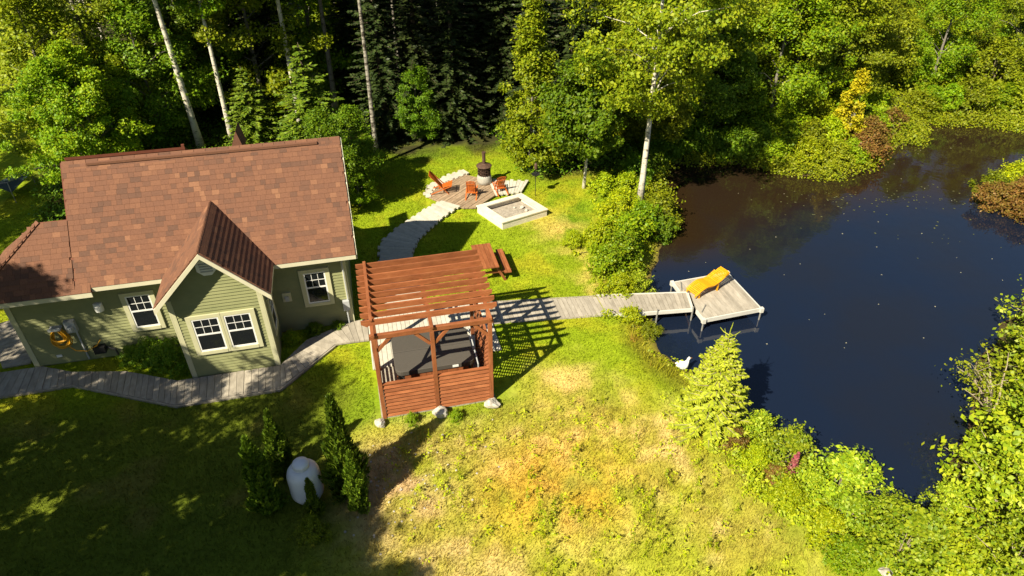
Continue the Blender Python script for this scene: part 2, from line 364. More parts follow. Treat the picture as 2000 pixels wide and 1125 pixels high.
# ------------------------------------------------------------------ noise + land
_perm = rng.random((256, 256))
def vnoise(x, y, s=1.0, seed=0):
    x = np.asarray(x, float) / s + 17.3 * seed + 500; y = np.asarray(y, float) / s + 9.1 * seed + 500
    xi = np.floor(x).astype(int); yi = np.floor(y).astype(int); fx = x - xi; fy = y - yi
    fx = fx * fx * (3 - 2 * fx); fy = fy * fy * (3 - 2 * fy)
    g = lambda a, b_: _perm[a % 256, b_ % 256]
    return (g(xi, yi) * (1 - fx) + g(xi + 1, yi) * fx) * (1 - fy) + (g(xi, yi + 1) * (1 - fx) + g(xi + 1, yi + 1) * fx) * fy
def fbm(x, y, s=1.0, seed=0, o=4):
    t = 0; a = 0.5; n_ = 0
    for i in range(o): t = t + a * vnoise(x, y, s / 2 ** i, seed + i * 3); n_ += a; a *= .55
    return t / n_
WATER = -0.45
POND = np.array([(8.84, 16.96), (9.4, 18.44), (10.5, 20.22), (12.0, 22.0), (12.6, 24), (13.0, 26.4), (14.0, 27.7), (16.7, 27.3), (18.5, 26.1), (19.84, 25.15), (21.6, 24.6),
                 (23.65, 24.95), (24.94, 26.4), (27.7, 27.0), (29.5, 29.2), (32.3, 28.3), (34.6, 27.3), (40, 26), (44, 22), (43, 16), (38, 12.5), (31, 11.8), (27, 14), (24, 15.5), (21.97, 14.49),
                 (20.13, 13.47), (17.6, 11.9), (16.33, 10.5), (14.8, 9.3), (13.5, 8.5), (12.2, 7.6), (11.7, 7.7), (11.25, 8.36), (10.47, 9.36), (9.89, 10.4), (9.75, 11.7), (9.3, 12.8), (8.85, 14.0), (8.55, 14.9), (8.6, 16)])
def sdist(x, y, P=POND):
    """signed distance, negative inside"""
    x = np.asarray(x, float); y = np.asarray(y, float); sh = x.shape; x = x.ravel(); y = y.ravel()
    d = np.full(x.shape, 1e9); ins = np.zeros(x.shape, bool)
    for i in range(len(P)):
        a = P[i]; b_ = P[(i + 1) % len(P)]; e = b_ - a
        t = np.clip(((x - a[0]) * e[0] + (y - a[1]) * e[1]) / (e @ e), 0, 1)
        d = np.minimum(d, np.hypot(x - a[0] - t * e[0], y - a[1] - t * e[1]))
        c = ((a[1] > y) != (b_[1] > y)) & (x < (b_[0] - a[0]) * (y - a[1]) / (b_[1] - a[1] + 1e-12) + a[0]); ins ^= c
    return np.where(ins, -d, d).reshape(sh)
def sstep(a, b_, x): t = np.clip((x - a) / (b_ - a), 0, 1); return t * t * (3 - 2 * t)
def pond_d(x, y): return sdist(x, y) + (fbm(x, y, 1.6, 5) - .5) * 0.7
def height(x, y):
    d = pond_d(x, y)
    z = WATER * (1 - sstep(0, 1.5, d)) - sstep(0, 3.0, -d) * 1.0
    far = sstep(24, 34, np.hypot(np.asarray(x) + 2, np.asarray(y) - 14))
    return z + (fbm(x, y, 3, 11) - .5) * (0.03 + 0.5 * far) * sstep(0.3, 2.0, d)
LAWN = np.array([(.17, .215, .010)]); 
def lerp(a, b_, t): return a * (1 - t)[..., None] + np.asarray(b_) * t[..., None]
def ground_col(x, y):
    x = np.asarray(x, float); y = np.asarray(y, float)
    n1 = fbm(x, y, 1.2, 1); n2 = fbm(x, y, 3.5, 2); n3 = fbm(x, y, 0.5, 3)
    c = np.ones(x.shape + (3,)) * np.array((.195, .270, .008))
    c = lerp(c, (.135, .225, .007), sstep(.45, .72, n2))
    c = lerp(c, (.31, .31, .016), sstep(.5, .75, n1) * .75)
    # dry meadow in front of the pergola
    md = sdist(x, y, np.array([(-.9, 13.1), (2.9, 13.4), (4.6, 15.0), (6.0, 13.6), (8.0, 12.0), (8.6, 9.5), (9.2, 6.5), (6, 3), (-1, 6), (-2.0, 10.5)])) + (n1 - .5) * 2.4
    mk = sstep(.9, -1.4, md)
    c = lerp(c, (.34, .305, .05), mk * .85)
    c = lerp(c, (.49, .39, .19), mk * sstep(.44, .62, n3 * .6 + fbm(x, y, 2.2, 15) * .4) * .65)
    c = lerp(c, (.27, .32, .018), mk * sstep(.46, .68, fbm(x, y, 1.6, 9)) * .75)
    oc = np.exp(-(((x - 3.6) / 1.9) ** 2 + ((y - 10.4) / 1.5) ** 2)) * sstep(.35, .6, n1 * .5 + n3 * .5)
    c = lerp(c, (.46, .29, .03), np.clip(oc * 1.0, 0, .7))
    for (px, py, r_, k) in ((7.3, 22.2, 1.0, .7), (7.9, 19.0, .9, .8), (7.0, 17.9, .8, .5), (6.3, 23.6, .9, .5), (5.0, 13.6, 1.0, .6), (5.6, 12.3, 1.3, .6), (7.2, 20.4, .7, .5)):
        c = lerp(c, (.50, .36, .12), np.clip(np.exp(-((x - px) ** 2 + (y - py) ** 2) / r_ ** 2) * k * sstep(.36, .6, n3), 0, 1))
    dr = np.exp(-(((x + .3) / 1.5) ** 2 + ((y - 11.4) / 1.5) ** 2)) * sstep(.36, .55, n3 * .6 + n1 * .4)
    c = lerp(c, (.38, .27, .15), np.clip(dr, 0, .9))
    # left yard, grass colour darkened to deepen the tree shade lying there
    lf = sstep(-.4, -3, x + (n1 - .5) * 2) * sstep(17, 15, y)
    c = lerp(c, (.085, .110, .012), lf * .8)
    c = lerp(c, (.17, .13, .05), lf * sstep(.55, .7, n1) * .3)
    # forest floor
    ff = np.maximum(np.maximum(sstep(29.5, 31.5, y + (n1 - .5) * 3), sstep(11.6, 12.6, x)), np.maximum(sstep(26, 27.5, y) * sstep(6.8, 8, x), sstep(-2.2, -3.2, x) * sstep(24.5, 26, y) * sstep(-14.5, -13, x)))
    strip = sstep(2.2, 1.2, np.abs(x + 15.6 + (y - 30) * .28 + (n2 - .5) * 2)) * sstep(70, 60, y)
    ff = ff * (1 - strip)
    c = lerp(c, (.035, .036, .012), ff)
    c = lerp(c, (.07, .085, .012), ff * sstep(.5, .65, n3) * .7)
    # banks
    d = pond_d(x, y)
    bk = sstep(1.6, .4, d) * sstep(13, 11.5, x)
    c = lerp(c, (.27, .22, .03), bk * .6)
    c = lerp(c, (.06, .04, .02), sstep(.35, -.1, d))
    return c * np.array((1.14, 1.08, 1.0)) * (0.82 + 0.4 * n3)[..., None]

def axis(lo, hi, step, far):
    core = np.arange(lo, hi, step); g = []; s = step; a = lo
    while a > -far: s *= 1.35; a -= s; g.append(a)
    h = []; s = step; b_ = core[-1]
    while b_ < far: s *= 1.35; b_ += s; h.append(b_)
    return np.concatenate([np.array(g[::-1]), core, np.array(h)])
gx = axis(-18, 36, .22, 400); gy = axis(3, 36, .22, 400)
X, Y = np.meshgrid(gx, gy); Zt = height(X, Y)
V = np.stack([X.ravel(), Y.ravel(), Zt.ravel()], 1); nx, ny = len(gx), len(gy)
I = (np.arange(ny - 1)[:, None] * nx + np.arange(nx - 1)[None, :]).ravel()
F = np.stack([I, I + 1, I + nx + 1, I + nx], 1)
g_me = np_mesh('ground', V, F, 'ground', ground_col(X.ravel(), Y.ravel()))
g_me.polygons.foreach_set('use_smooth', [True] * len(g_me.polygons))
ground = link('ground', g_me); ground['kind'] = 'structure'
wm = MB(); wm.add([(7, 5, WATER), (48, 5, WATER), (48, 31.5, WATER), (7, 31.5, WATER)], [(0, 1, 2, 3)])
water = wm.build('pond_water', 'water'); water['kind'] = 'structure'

# ------------------------------------------------------------------ plank surfaces
def clip_half(poly, p, n_):
    out = []
    for i in range(len(poly)):
        a, b_ = poly[i], poly[(i + 1) % len(poly)]
        da = (a[0] - p[0]) * n_[0] + (a[1] - p[1]) * n_[1]; db = (b_[0] - p[0]) * n_[0] + (b_[1] - p[1]) * n_[1]
        if da >= 0: out.append(a)
        if (da >= 0) != (db >= 0):
            t = da / (da - db); out.append((a[0] + t * (b_[0] - a[0]), a[1] + t * (b_[1] - a[1])))
    return out
def planks(parent, poly, ang, width, gap, z0, th, mat, jit=0.006, name='plank'):
    d = (cos(ang), sin(ang)); n_ = (-sin(ang), cos(ang))
    s = [q[0] * n_[0] + q[1] * n_[1] for q in poly]; a = min(s) ; k = 0
    while a < max(s):
        wd = width * (1 + random.uniform(-.06, .06))
        pl = clip_half(poly, (n_[0] * a, n_[1] * a), n_)
        if len(pl) > 2:
            e = a + wd - gap; pl = clip_half(pl, (n_[0] * e, n_[1] * e), (-n_[0], -n_[1]))
        if len(pl) > 2:
            dz = random.uniform(-jit, jit)
            MB().prism(pl, z0 - th + dz, z0 + dz).build(name, mat, parent)
        a += wd
def strip_planks(parent, A, B, width, gap, z0, th, mat, rag=0.0, jit=0.006, cross=True):
    """planks across a ribbon between edge polylines A and B"""
    for i in range(len(A) - 1):
        a0, a1, b0, b1 = [Vector((*q, 0)) for q in (A[i], A[i + 1], B[i], B[i + 1])]
        n_ = max(1, round(((a1 - a0).length + (b1 - b0).length) / 2 / width))
        for k in range(n_):
            t0 = (k + .5 * gap / width) / n_; t1 = (k + 1 - .5 * gap / width) / n_
            p, q, r_, s = a0.lerp(a1, t0), a0.lerp(a1, t1), b0.lerp(b1, t1), b0.lerp(b1, t0)
            if rag:
                ex = (q - r_).normalized() * rag * ((.7 if k % 2 else -.7) + random.uniform(-.4, .4)); ex2 = (q - r_).normalized() * rag * ((.7 if k % 2 else -.7) + random.uniform(-.4, .4))
                p += ex; q += ex; r_ += ex2; s += ex2
            dz = random.uniform(-jit, jit)
            pl = [(v.x, v.y) for v in (p, q, r_, s)]
            ar = sum(pl[i_][0] * pl[(i_ + 1) % 4][1] - pl[(i_ + 1) % 4][0] * pl[i_][1] for i_ in range(4))
            if ar < 0: pl = pl[::-1]
            MB().prism(pl, z0 - th + dz, z0 + dz).build('plank', mat, parent)

bw = structure('boardwalk')
strip_planks(bw, [(-14.2, 18.3), (-11.3, 18.12), (-10.2, 18.12), (-9.27, 17.66), (-7.68, 17.3), (-6.14, 16.52)], [(-14.2, 17.0), (-11.4, 17.03), (-10.1, 17.04), (-9.11, 17.07), (-7.6, 16.3), (-6.04, 15.49)], .20, .012, .09, .06, 'greyplank')
strip_planks(bw, [(-6.14, 16.52), (-3.24, 16.52)], [(-6.04, 15.49), (-3.21, 15.51)], .20, .012, .09, .06, 'greyplank')
strip_planks(bw, [(-3.24, 16.52), (-2.47, 17.55), (-1.2, 18.12), (-.55, 18.2)], [(-3.21, 15.51), (-1.61, 17.12), (-1.0, 17.12), (-.56, 17.1)], .20, .012, .09, .06, 'greyplank')
strip_planks(bw, [(-12.6, 20.6), (-11.9, 19.4), (-11.35, 18.35)], [(-11.35, 21.0), (-10.85, 19.8), (-10.6, 18.4)], .20, .012, .085, .06, 'greyplank')
MB().bar((-14.2, 16.97, .03), (-9.1, 17.03, .03), .05, .1).bar((-9.1, 17.03, .03), (-6.04, 15.45, .03), .05, .1).bar((-6.04, 15.45, .03), (-3.2, 15.47, .03), .05, .1).bar((-3.2, 15.47, .03), (-1.6, 17.08, .03), .05, .1).build('edge_beam', 'greyplank', bw)

hd = structure('pergola_deck')
planks(hd, [(-.54, 15.7), (3.4, 15.7), (3.4, 18.25), (-.54, 18.25)], pi / 2, .145, .01, .085, .05, 'paleplank')
MB().box(-.45, 2.78, 13.68, 15.69, -.05, .05).build('gravel_pad', 'sand', hd)
stp = structure('stepping_path')
strip_planks(stp, [(0.10, 18.5), (0.09, 21.68), (0.21, 22.75), (0.96, 23.75), (2.26, 25.0), (3.0, 25.55)], [(1.3, 18.5), (1.31, 21.57), (1.5, 22.2), (1.75, 22.75), (2.69, 23.95), (3.7, 24.9)], .165, .006, .14, .07, 'paleplank', rag=.055)
fd = structure('fire_patio')
planks(fd, [(2.55, 25.98), (2.96, 25.45), (3.82, 24.76), (4.34, 24.64), (5.28, 25.45), (5.98, 26.45), (5.3, 27.0), (4.3, 27.85), (3.6, 27.5), (2.85, 26.7)], radians(42), .14, .012, .12, .06, 'patioplank')
strip_planks(fd, [(5.32, 27.02), (6.1, 26.75), (7.04, 26.42)], [(5.35, 25.55), (5.8, 25.5), (6.5, 25.5)], .15, .012, .15, .07, 'paleplank', rag=.07)
strip_planks(fd, [(2.35, 26.1), (2.65, 27.07), (3.5, 27.75), (4.43, 28.25)], [(2.6, 26.0), (2.95, 26.9), (3.66, 27.25), (4.62, 27.85)], .16, .012, .15, .07, 'paleplank', rag=.07)

# ------------------------------------------------------------------ cabin
cab = thing('cabin', 'sage green lap sided cabin with brown shingle roof and small front gable', 'cabin', (-5.5, 19.5, 0))
def poly_wall(name, pts, off, mat='siding'):
    return MB().slab(pts, off).build(name, mat, cab)
EZ, EY, RY, RZ = 2.85, 17.8, 20.1, 5.62          # front eave, ridge
SL = (RZ - EZ) / (RY - EY)
BX, BW, BAZ, BEZ, BY = -4.45, 1.48, 4.45, 2.90, 16.25   # bay gable: centre x, half width, apex z, eave z, front y
BSL = (BAZ - BEZ) / BW
def mainz(y): return EZ + SL * (y - EY)
poly_wall('wall', [(-10.39, 18.22, 0), (-.98, 18.22, 0), (-.98, 18.22, 3.05), (-10.39, 18.22, 2.95)], (0, .14, 0))
poly_wall('wall', [(-.98, 18.22, 0), (-.98, 22.0, 0), (-.98, 22.0, 3.1), (-.98, 20.1, 5.38), (-.98, 18.22, 3.1)], (-.14, 0, 0))
poly_wall('wall', [(-8.0, 18.4, 0), (-8.0, 22.0, 0), (-8.0, 22.0, 3.1), (-8.0, 20.1, 5.38), (-8.0, 18.4, 3.1)], (.14, 0, 0))
poly_wall('wall', [(-10.39, 18.22, 0), (-10.39, 20.6, 0), (-10.39, 20.6, 2.75), (-10.39, 18.22, 2.75)], (.14, 0, 0))
poly_wall('wall', [(-8.0, 22.0, 0), (-.98, 22.0, 0), (-.98, 22.0, 3.0), (-8.0, 22.0, 3.0)], (0, -.14, 0))
poly_wall('wall', [(-10.39, 20.6, 0), (-8.0, 20.6, 0), (-8.0, 20.6, 2.7), (-10.39, 20.6, 2.7)], (0, -.14, 0))
bay = poly_wall('bay_wall', [(-5.71, 16.62, 0), (-3.27, 16.62, 0), (-3.27, 16.62, 3.05), (-4.45, 16.62, 4.25), (-5.71, 16.62, 2.98)], (0, .12, 0))
poly_wall('bay_wall', [(-3.27, 16.62, 0), (-3.27, 18.22, 0), (-3.27, 18.22, 3.0), (-3.27, 16.62, 3.0)], (-.12, 0, 0))
poly_wall('bay_wall', [(-5.71, 16.62, 0), (-5.71, 18.22, 0), (-5.71, 18.22, 3.0), (-5.71, 16.62, 3.0)], (.12, 0, 0))
# lap siding: every course a thin wedge
def siding(fn, z0, z1, nrm, exp=.105):
    mb = MB(); z = z0; n_ = Vector(nrm)
    while z < z1 - .01:
        zt = min(z + exp, z1); a0, a1 = fn(z); b0, b1 = fn(zt)
        if a0 is None: break
        lo = n_ * .030; hi = n_ * .004
        A, B_, C_, D = Vector((*a0, z)), Vector((*a1, z)), Vector((*b1, zt)), Vector((*b0, zt))
        mb.add([A + lo, B_ + lo, C_ + hi, D + hi, A, B_], [(0, 1, 2, 3), (4, 5, 1, 0)])
        z = zt
    o = mb.build('siding', 'siding', cab, kind='stuff')
siding(lambda z: ((-10.39, 18.22), (-5.71, 18.22)), .05, 2.9, (0, -1, 0))
siding(lambda z: ((-3.27, 18.22), (-.98, 18.22)), .05, 3.0, (0, -1, 0))
siding(lambda z: ((max(-5.71, BX - (4.25 - z) / BSL), 16.62), (min(-3.27, BX + (4.25 - z) / BSL), 16.62)), .05, 4.2, (0, -1, 0))
siding(lambda z: ((-3.27, 16.62), (-3.27, 18.22)), .05, 2.95, (1, 0, 0))
siding(lambda z: ((-.98, 18.22), (-.98, 22.0)), .05, 2.95, (1, 0, 0))
siding(lambda z: ((-5.71, 18.22), (-5.71, 16.62)), .05, 2.95, (-1, 0, 0))
siding(lambda z: ((-10.39, 20.6), (-10.39, 18.22)), .05, 2.7, (-1, 0, 0))
for (x, y, zt) in ((-10.39, 18.22, 2.74), (-.98, 18.22, 3.0), (-5.71, 16.62, 2.85), (-3.27, 16.62, 2.85)):
    sx = -1 if x in (-10.39, -5.71) else 1
    MB().box(min(x, x - sx * .11), max(x, x - sx * .11), y - .034, y - .003, .03, zt).box(min(x + sx * .003, x + sx * .034), max(x + sx * .003, x + sx * .034), y - .034, y + .1, .03, zt).build('corner_board', 'cream', cab)

# roof
rf = MB()
rf.slab([(-8.25, EY, EZ), (-.58, EY, EZ), (-.58, RY, RZ), (-8.25, RY, RZ)], (0, .07, -.10))
rf.slab([(-.58, 22.4, 2.85), (-8.25, 22.4, 2.85), (-8.25, RY + .004, RZ), (-.58, RY + .004, RZ)], (0, -.07, -.10))
roof = rf.build('roof', 'underlay', cab)
br = MB()
apy = EY + (BAZ - EZ) / SL
for s in (-1, 1):
    ev = (BX + s * BW, BY, BEZ); evb = (BX + s * BW, EY + (BEZ - EZ) / SL - .02, BEZ)
    pts = [(BX, BY, BAZ), ev, evb, (BX, apy, BAZ)]
    if s > 0: pts = pts
    else: pts = pts[::-1]
    br.slab(pts, (-s * .05, 0, -.08))
broof = br.build('bay_roof', 'underlay', cab)
wg = MB()
WA, WB = (-9.0, 19.05, 4.38), (-8.0, 19.05, 4.38)
wc = [(-10.95, 17.7, 2.76), (-7.86, 17.7, 2.76), (-7.86, 20.6, 2.76), (-10.95, 20.6, 2.76)]
wg.add([WA, WB] + wc + [(q[0], q[1], q[2] - .08) for q in wc], [(2, 3, 1, 0), (5, 2, 0), (4, 5, 0, 1), (2, 6, 7, 3), (5, 9, 6, 2), (9, 8, 7, 6), (3, 7, 8, 4), (4, 8, 9, 5), (3, 4, 1)])
wroof = wg.build('side_roof', 'underlay', cab)

# shingles: a shared tab mesh, set out course by course
def tabmesh(wd): return MB().box(-wd / 2, wd / 2, -.018, .21, 0.004, .024).mesh('shingle')
TABS = [tabmesh(.14), tabmesh(.20), tabmesh(.28)]
for t in TABS: t.materials.append(M['shingle'])
def basis(o, ux_, uy_):
    ux_, uy_ = Vector(ux_).normalized(), Vector(uy_).normalized(); uz = ux_.cross(uy_)
    m_ = Matrix.Identity(4)
    for i in range(3): m_[i][0], m_[i][1], m_[i][2], m_[i][3] = ux_[i], uy_[i], uz[i], o[i]
    return m_
count = 0; many = MB()
tilt = .05
def lay(parent, origin, ux_, uy_, length, depth, keep, single, many, exp=.150, lim=None):
    global count
    ux_, uy_ = Vector(ux_).normalized(), Vector(uy_).normalized(); nz = ux_.cross(uy_)
    rows = int(depth / exp)
    for r_ in range(rows + 1):
        s = random.uniform(0, .3) - .3
        while s < length:
            k = random.randrange(3); wd = (.14, .20, .28)[k]
            l0, l1 = lim(r_ * exp) if lim else (0, length); c0, c1 = max(0, l0, s), min(length, l1, s + wd)
            if c1 - c0 > .06:
                c = Vector(origin) + ux_ * ((c0 + c1) / 2) + uy_ * (r_ * exp)
                full = abs((c1 - c0) - wd) < 1e-6
                if keep((c0 + c1) / 2, r_ * exp, c):
                    yy = (uy_ - nz * .055).normalized()
                    if single and full and count < 300:
                        o = link('shingle', TABS[k], parent)
                        o.matrix_local = Matrix.Translation(-ROOT[parent.name]) @ basis(c + nz * .012, ux_, yy); count += 1
                    else:
                        m_ = basis(c + nz * .012, ux_, yy); h = (c1 - c0) / 2 - .0008; dd = min(.21, depth - r_ * exp + .02)
                        vv = [m_ @ Vector(q) for q in ((-h, -.018, .004), (h, -.018, .004), (h, dd, .004), (-h, dd, .004), (-h, -.018, .024), (h, -.018, .024), (h, dd, .024), (-h, dd, .024))]
                        many.add(vv, [(4, 5, 6, 7), (0, 1, 5, 4), (1, 2, 6, 5), (3, 0, 4, 7)])
            s += wd + .0015
def keep_main(s, r_, c): return not (BAZ - BSL * (abs(c.x - BX) + .15) > c.z + .13)
dep = hypot(RY - EY, RZ - EZ)
lay(roof, (-8.25, EY, EZ), (1, 0, 0), (0, RY - EY, RZ - EZ), 7.67, dep - .1, keep_main, True, many)
many.build('shingles', 'shingle_many', roof, kind='stuff')
mb = MB()
for s in (-1, 1):
    def kp(a, b_, c): return True
    slen = hypot(BW, BAZ - BEZ)
    def yv(r_, ): return EY + (BEZ + (BAZ - BEZ) * min(1, r_ / slen) - EZ) / SL
    lm_ = (lambda r_: (apy - yv(r_ + .12), 9)) if s < 0 else (lambda r_: (0, yv(r_ + .12) - BY))
    o = (BX - BW, apy, BEZ) if s < 0 else (BX + BW, BY, BEZ)
    lay(broof, o, (0, 1, 0) if s > 0 else (0, -1, 0), (-s * BW, 0, BAZ - BEZ), apy - BY, hypot(BW, BAZ - BEZ) - .06, kp, False, mb, lim=lm_)
for k in range(9):
    y = BY + k * .33
    if y < apy - .1:
        for s in (-1, 1): mb.bar((BX + s * .06, y, BAZ - .045), (BX + s * .06, y + .32, BAZ - .045), .15, .014, (s * BSL, 0, 1))
mb.build('shingles', 'shingle_many', broof, kind='stuff')
mb = MB()
def kw(a, b_, c):
    t = (c.z - 2.76) / 1.62; return c.x < -8.26 or c.y < EY
lay(wroof, (-10.95, 17.7, 2.76), (1, 0, 0), (0, 1.35, 1.62), 3.09, hypot(1.35, 1.62) - .05, kw, False, mb, lim=lambda r_: (1.95 * r_ / hypot(1.35, 1.62), 2.69 if r_ > .12 else 3.09))
def kl(a, b_, c): return True
lay(wroof, (-10.95, 20.6, 2.76), (0, -1, 0), (1.95, 0, 1.62), 2.9, 2.45, kl, False, mb, lim=lambda r_: (1.55 * r_ / 2.535, 2.9 - 1.35 * r_ / 2.535))
mb.build('shingles', 'shingle_many', wroof, kind='stuff')
mb = MB(); x = -8.25
while x < -.6:
    mb.bar((x, RY - .09, RZ - .07), (x + .31, RY - .09, RZ - .07), .24, .016, (0, -SL, 1)); mb.bar((x, RY + .09, RZ - .07), (x + .31, RY + .09, RZ - .07), .24, .016, (0, SL, 1)); x += .32
mb.build('ridge_cap', 'shingle_many', roof)
MB().box(-7.6, -1.25, RY - .16, RY + .14, RZ - .09, RZ - .022).build('ridge_vent', 'shingle_many', roof)
MB().bar(Vector((-10.95, 17.7, 2.78)), Vector(WA) + Vector((0, 0, .02)), .16, .03, (-.4, -.5, 1)).build('hip_cap', 'shingle_many', wroof)
# fascias, soffit, rakes
MB().box(-8.25, BX - BW + .2, EY - .03, EY - .002, EZ - .14, EZ - .012).build('fascia', 'fascia', cab)
MB().box(BX + BW + .02, -.58, EY - .03, EY - .002, EZ - .14, EZ - .012).build('fascia', 'fascia', cab)
MB().box(-10.97, -7.86, 17.672, 17.698, 2.60, 2.745).build('fascia', 'fascia', cab)
MB().box(-10.976, -10.952, 17.70, 20.6, 2.62, 2.755).build('fascia', 'fascia', cab)
MB().box(-8.2, -.62, EY + .02, 18.2, EZ - .12, EZ - .104).box(-10.9, -8.21, 17.72, 18.2, 2.60, 2.615).build('soffit', 'soffit', cab)
for s in (-1, 1):
    MB().slab([(BX, BY - .005, BAZ - .02), (BX, BY - .005, BAZ - .17), (BX + s * (BW + .03), BY - .005, BEZ - .19), (BX + s * (BW + .03), BY - .005, BEZ - .03)][::s], (0, -.035, 0)).build('rake_board', 'fascia', cab)
    MB().slab([(BX, BY, BAZ - .11), (BX + s * BW, BY, BEZ - .11), (BX + s * BW, 16.62, BEZ - .11), (BX, 16.62, BAZ - .11)][::-s], (0, 0, -.012)).build('soffit', 'soffit', cab)
    MB().box(*sorted((BX + s * (BW - .01), BX + s * (BW + .02))), BY, EY, BEZ - .15, BEZ - .03).build('fascia', 'fascia', cab)
MB().slab([(-.57, EY, EZ - .01), (-.57, RY, RZ - .01), (-.57, RY, RZ - .16), (-.57, EY, EZ - .16)], (.03, 0, 0)).build('rake_board', 'fascia', cab)
MB().slab([(-8.26, EY, EZ - .01), (-8.26, RY, RZ - .01), (-8.26, RY, RZ - .16), (-8.26, EY, EZ - .16)][::-1], (-.03, 0, 0)).build('rake_board', 'darkred', cab)
# rear dormer seen just over the ridge
MB().slab([(-8.3, 20.50, 5.60), (-5.05, 20.50, 5.60), (-5.05, 22.3, 4.4), (-8.3, 22.3, 4.4)], (0, 0, -.09)).build('dormer_roof', 'darkred', cab)
MB().box(-8.1, -5.2, 21.0, 22.05, 3.1, 4.4).build('dormer_wall', 'darkred', cab)
MB().box(-5.14, -5.06, 20.51, 20.58, 5.0, 5.66).build('dormer_post', 'darkred', cab)
MB().slab([(-3.85, 20.7, 5.25), (-3.45, 20.7, 5.25), (-3.58, 20.7, 5.86)], (0, .8, 0)).build('roof_peak', 'shingle_many', cab)
# windows: frame, sash, muntin, panes
def window(cx, z0, z1, wd, P, R, N, kl=.13, kr=.13):
    """P wall point fn; R right dir, N outward"""
    R, N = Vector(R), Vector(N); base = Vector(P)
    def bx(mb, a0, a1, c0, c1, d0, d1):
        vv = []
        for dd in (d0, d1):
            for (a, c) in ((a0, c0), (a1, c0), (a1, c1), (a0, c1)): vv.append(base + R * (cx + a) + Vector((0, 0, c)) + N * dd)
        mb.add(vv, [(0, 3, 2, 1), (4, 5, 6, 7), (0, 1, 5, 4), (1, 2, 6, 5), (2, 3, 7, 6), (3, 0, 4, 7)]); return mb
    h = wd / 2; k = .115
    fm = MB(); bx(fm, -h - kl, -h, z0 - k, z1 + k, .002, .055); bx(fm, h, h + kr, z0 - k, z1 + k, .002, .055); bx(fm, -h, h, z1, z1 + k, .002, .055); bx(fm, -h, h, z0 - k, z0, .002, .065)
    wn = fm.build('window', 'cream', cab)
    s = .042; zm = z0 + (z1 - z0) * .52; sh = MB()
    bx(sh, -h, -h + s, z0, z1, .003, .046); bx(sh, h - s, h, z0, z1, .003, .046); bx(sh, -h + s, h - s, z1 - s, z1, .003, .046); bx(sh, -h + s, h - s, z0, z0 + s * 1.2, .003, .046); bx(sh, -h + s, h - s, zm - .025, zm + .025, .003, .048)
    sh.build('sash', 'white', wn)
    x0, x1 = -h + s, h - s; mu = MB()
    for j in (1, 2): bx(mu, x0 + (x1 - x0) * j / 3 - .007, x0 + (x1 - x0) * j / 3 + .007, zm + .025, z1 - s, .003, .042)
    zz = (zm + .025 + z1 - s) / 2
    for j in range(3): bx(mu, x0 + (x1 - x0) * j / 3 + .009 * (j > 0), x0 + (x1 - x0) * (j + 1) / 3 - .009 * (j < 2), zz - .009, zz + .009, .003, .041)
    mu.build('muntin', 'white', wn)
    for j in range(3):
        for (c0, c1) in ((zm + .025, zz - .009), (zz + .009, z1 - s)):
            g = MB(); bx(g, x0 + (x1 - x0) * j / 3 + .009 * (j > 0), x0 + (x1 - x0) * (j + 1) / 3 - .009 * (j < 2), c0, c1, .004, .035); g.build('pane', 'glass', wn)
    g = MB(); bx(g, x0, x1, z0 + s * 1.2, zm - .025, .004, .034); g.build('pane', 'glass', wn)
fy = 18.20; by = 16.60
window(0, .99, 2.16, .67, (-6.955, fy, 0), (1, 0, 0), (0, -1, 0))
window(0, 1.02, 2.17, .65, (-1.915, fy, 0), (1, 0, 0), (0, -1, 0))
window(0, .99, 2.15, .72, (-4.90, by, 0), (1, 0, 0), (0, -1, 0), .13, .066)
window(0, .99, 2.15, .72, (-4.04, by, 0), (1, 0, 0), (0, -1, 0), .066, .13)
window(0, .99, 2.15, .60, (-3.245, 17.35, 0), (0, 1, 0), (1, 0, 0))
# octagonal gable vent, lamps, meters
oc = [(BX + .27 * cos(pi / 8 + k * pi / 4), 16.6, 3.80 + .27 * sin(pi / 8 + k * pi / 4)) for k in range(8)]
gv = MB().slab(oc[::-1] if False else oc, (0, -.05, 0)).build('gable_vent', 'white', cab)
mb = MB()
for k in range(4): mb.box(BX - .16, BX + .16, 16.535, 16.549, 3.66 + k * .08, 3.70 + k * .08)
mb.build('louver', 'greybox', gv)
mb = MB(); mb.lathe((-8.05, 18.15, 1.80), [(.11, 0), (.12, .08), (.12, .2), (.09, .25), (.03, .27)], 14); mb.box(-8.16, -7.94, 18.12, 18.2, 1.78, 2.06).build('wall_light', 'white', cab)
mb = MB().box(-9.1, -8.82, 18.06, 18.2, 1.2, 1.6); mb.lathe((-8.96, 18.04, 1.3), [(.09, 0), (.09, .12), (.06, .16)], 12); mb.build('meter_box', 'greybox', cab)
MB().tube([(-8.9, 18.16, 1.2), (-8.9, 18.16, .1)], .025, 8).build('conduit', 'greybox', cab)
MB().box(-9.72, -9.58, 18.17, 18.2, .30, .38).build('outlet_cover', 'white', cab)
MB().box(-2.98, -2.72, 18.14, 18.2, 1.22, 1.55).build('exhaust_vent', 'cream', cab)
MB().box(-2.91, -2.79, 18.11, 18.14, 1.25, 1.42).build('exhaust_flap', 'greybox', cab)
MB().box(-1.22, -1.02, 18.06, 18.18, .62, .98).build('service_box', 'greybox', cab)
MB().tube([(-1.04, 18.14, 1.0), (-1.04, 18.14, 2.7)], .022, 8).tube([(-1.12, 18.12, .62), (-1.12, 18.12, .1)], .03, 8).build('downpipe', 'greybox', cab)
MB().box(-8.62, -8.3, 17.98, 18.16, .35, .58).tube([(-8.3, 18.1, .5), (-8.05, 18.05, .4), (-8.0, 18.0, .15)], .03, 8).build('pump', 'black', cab)
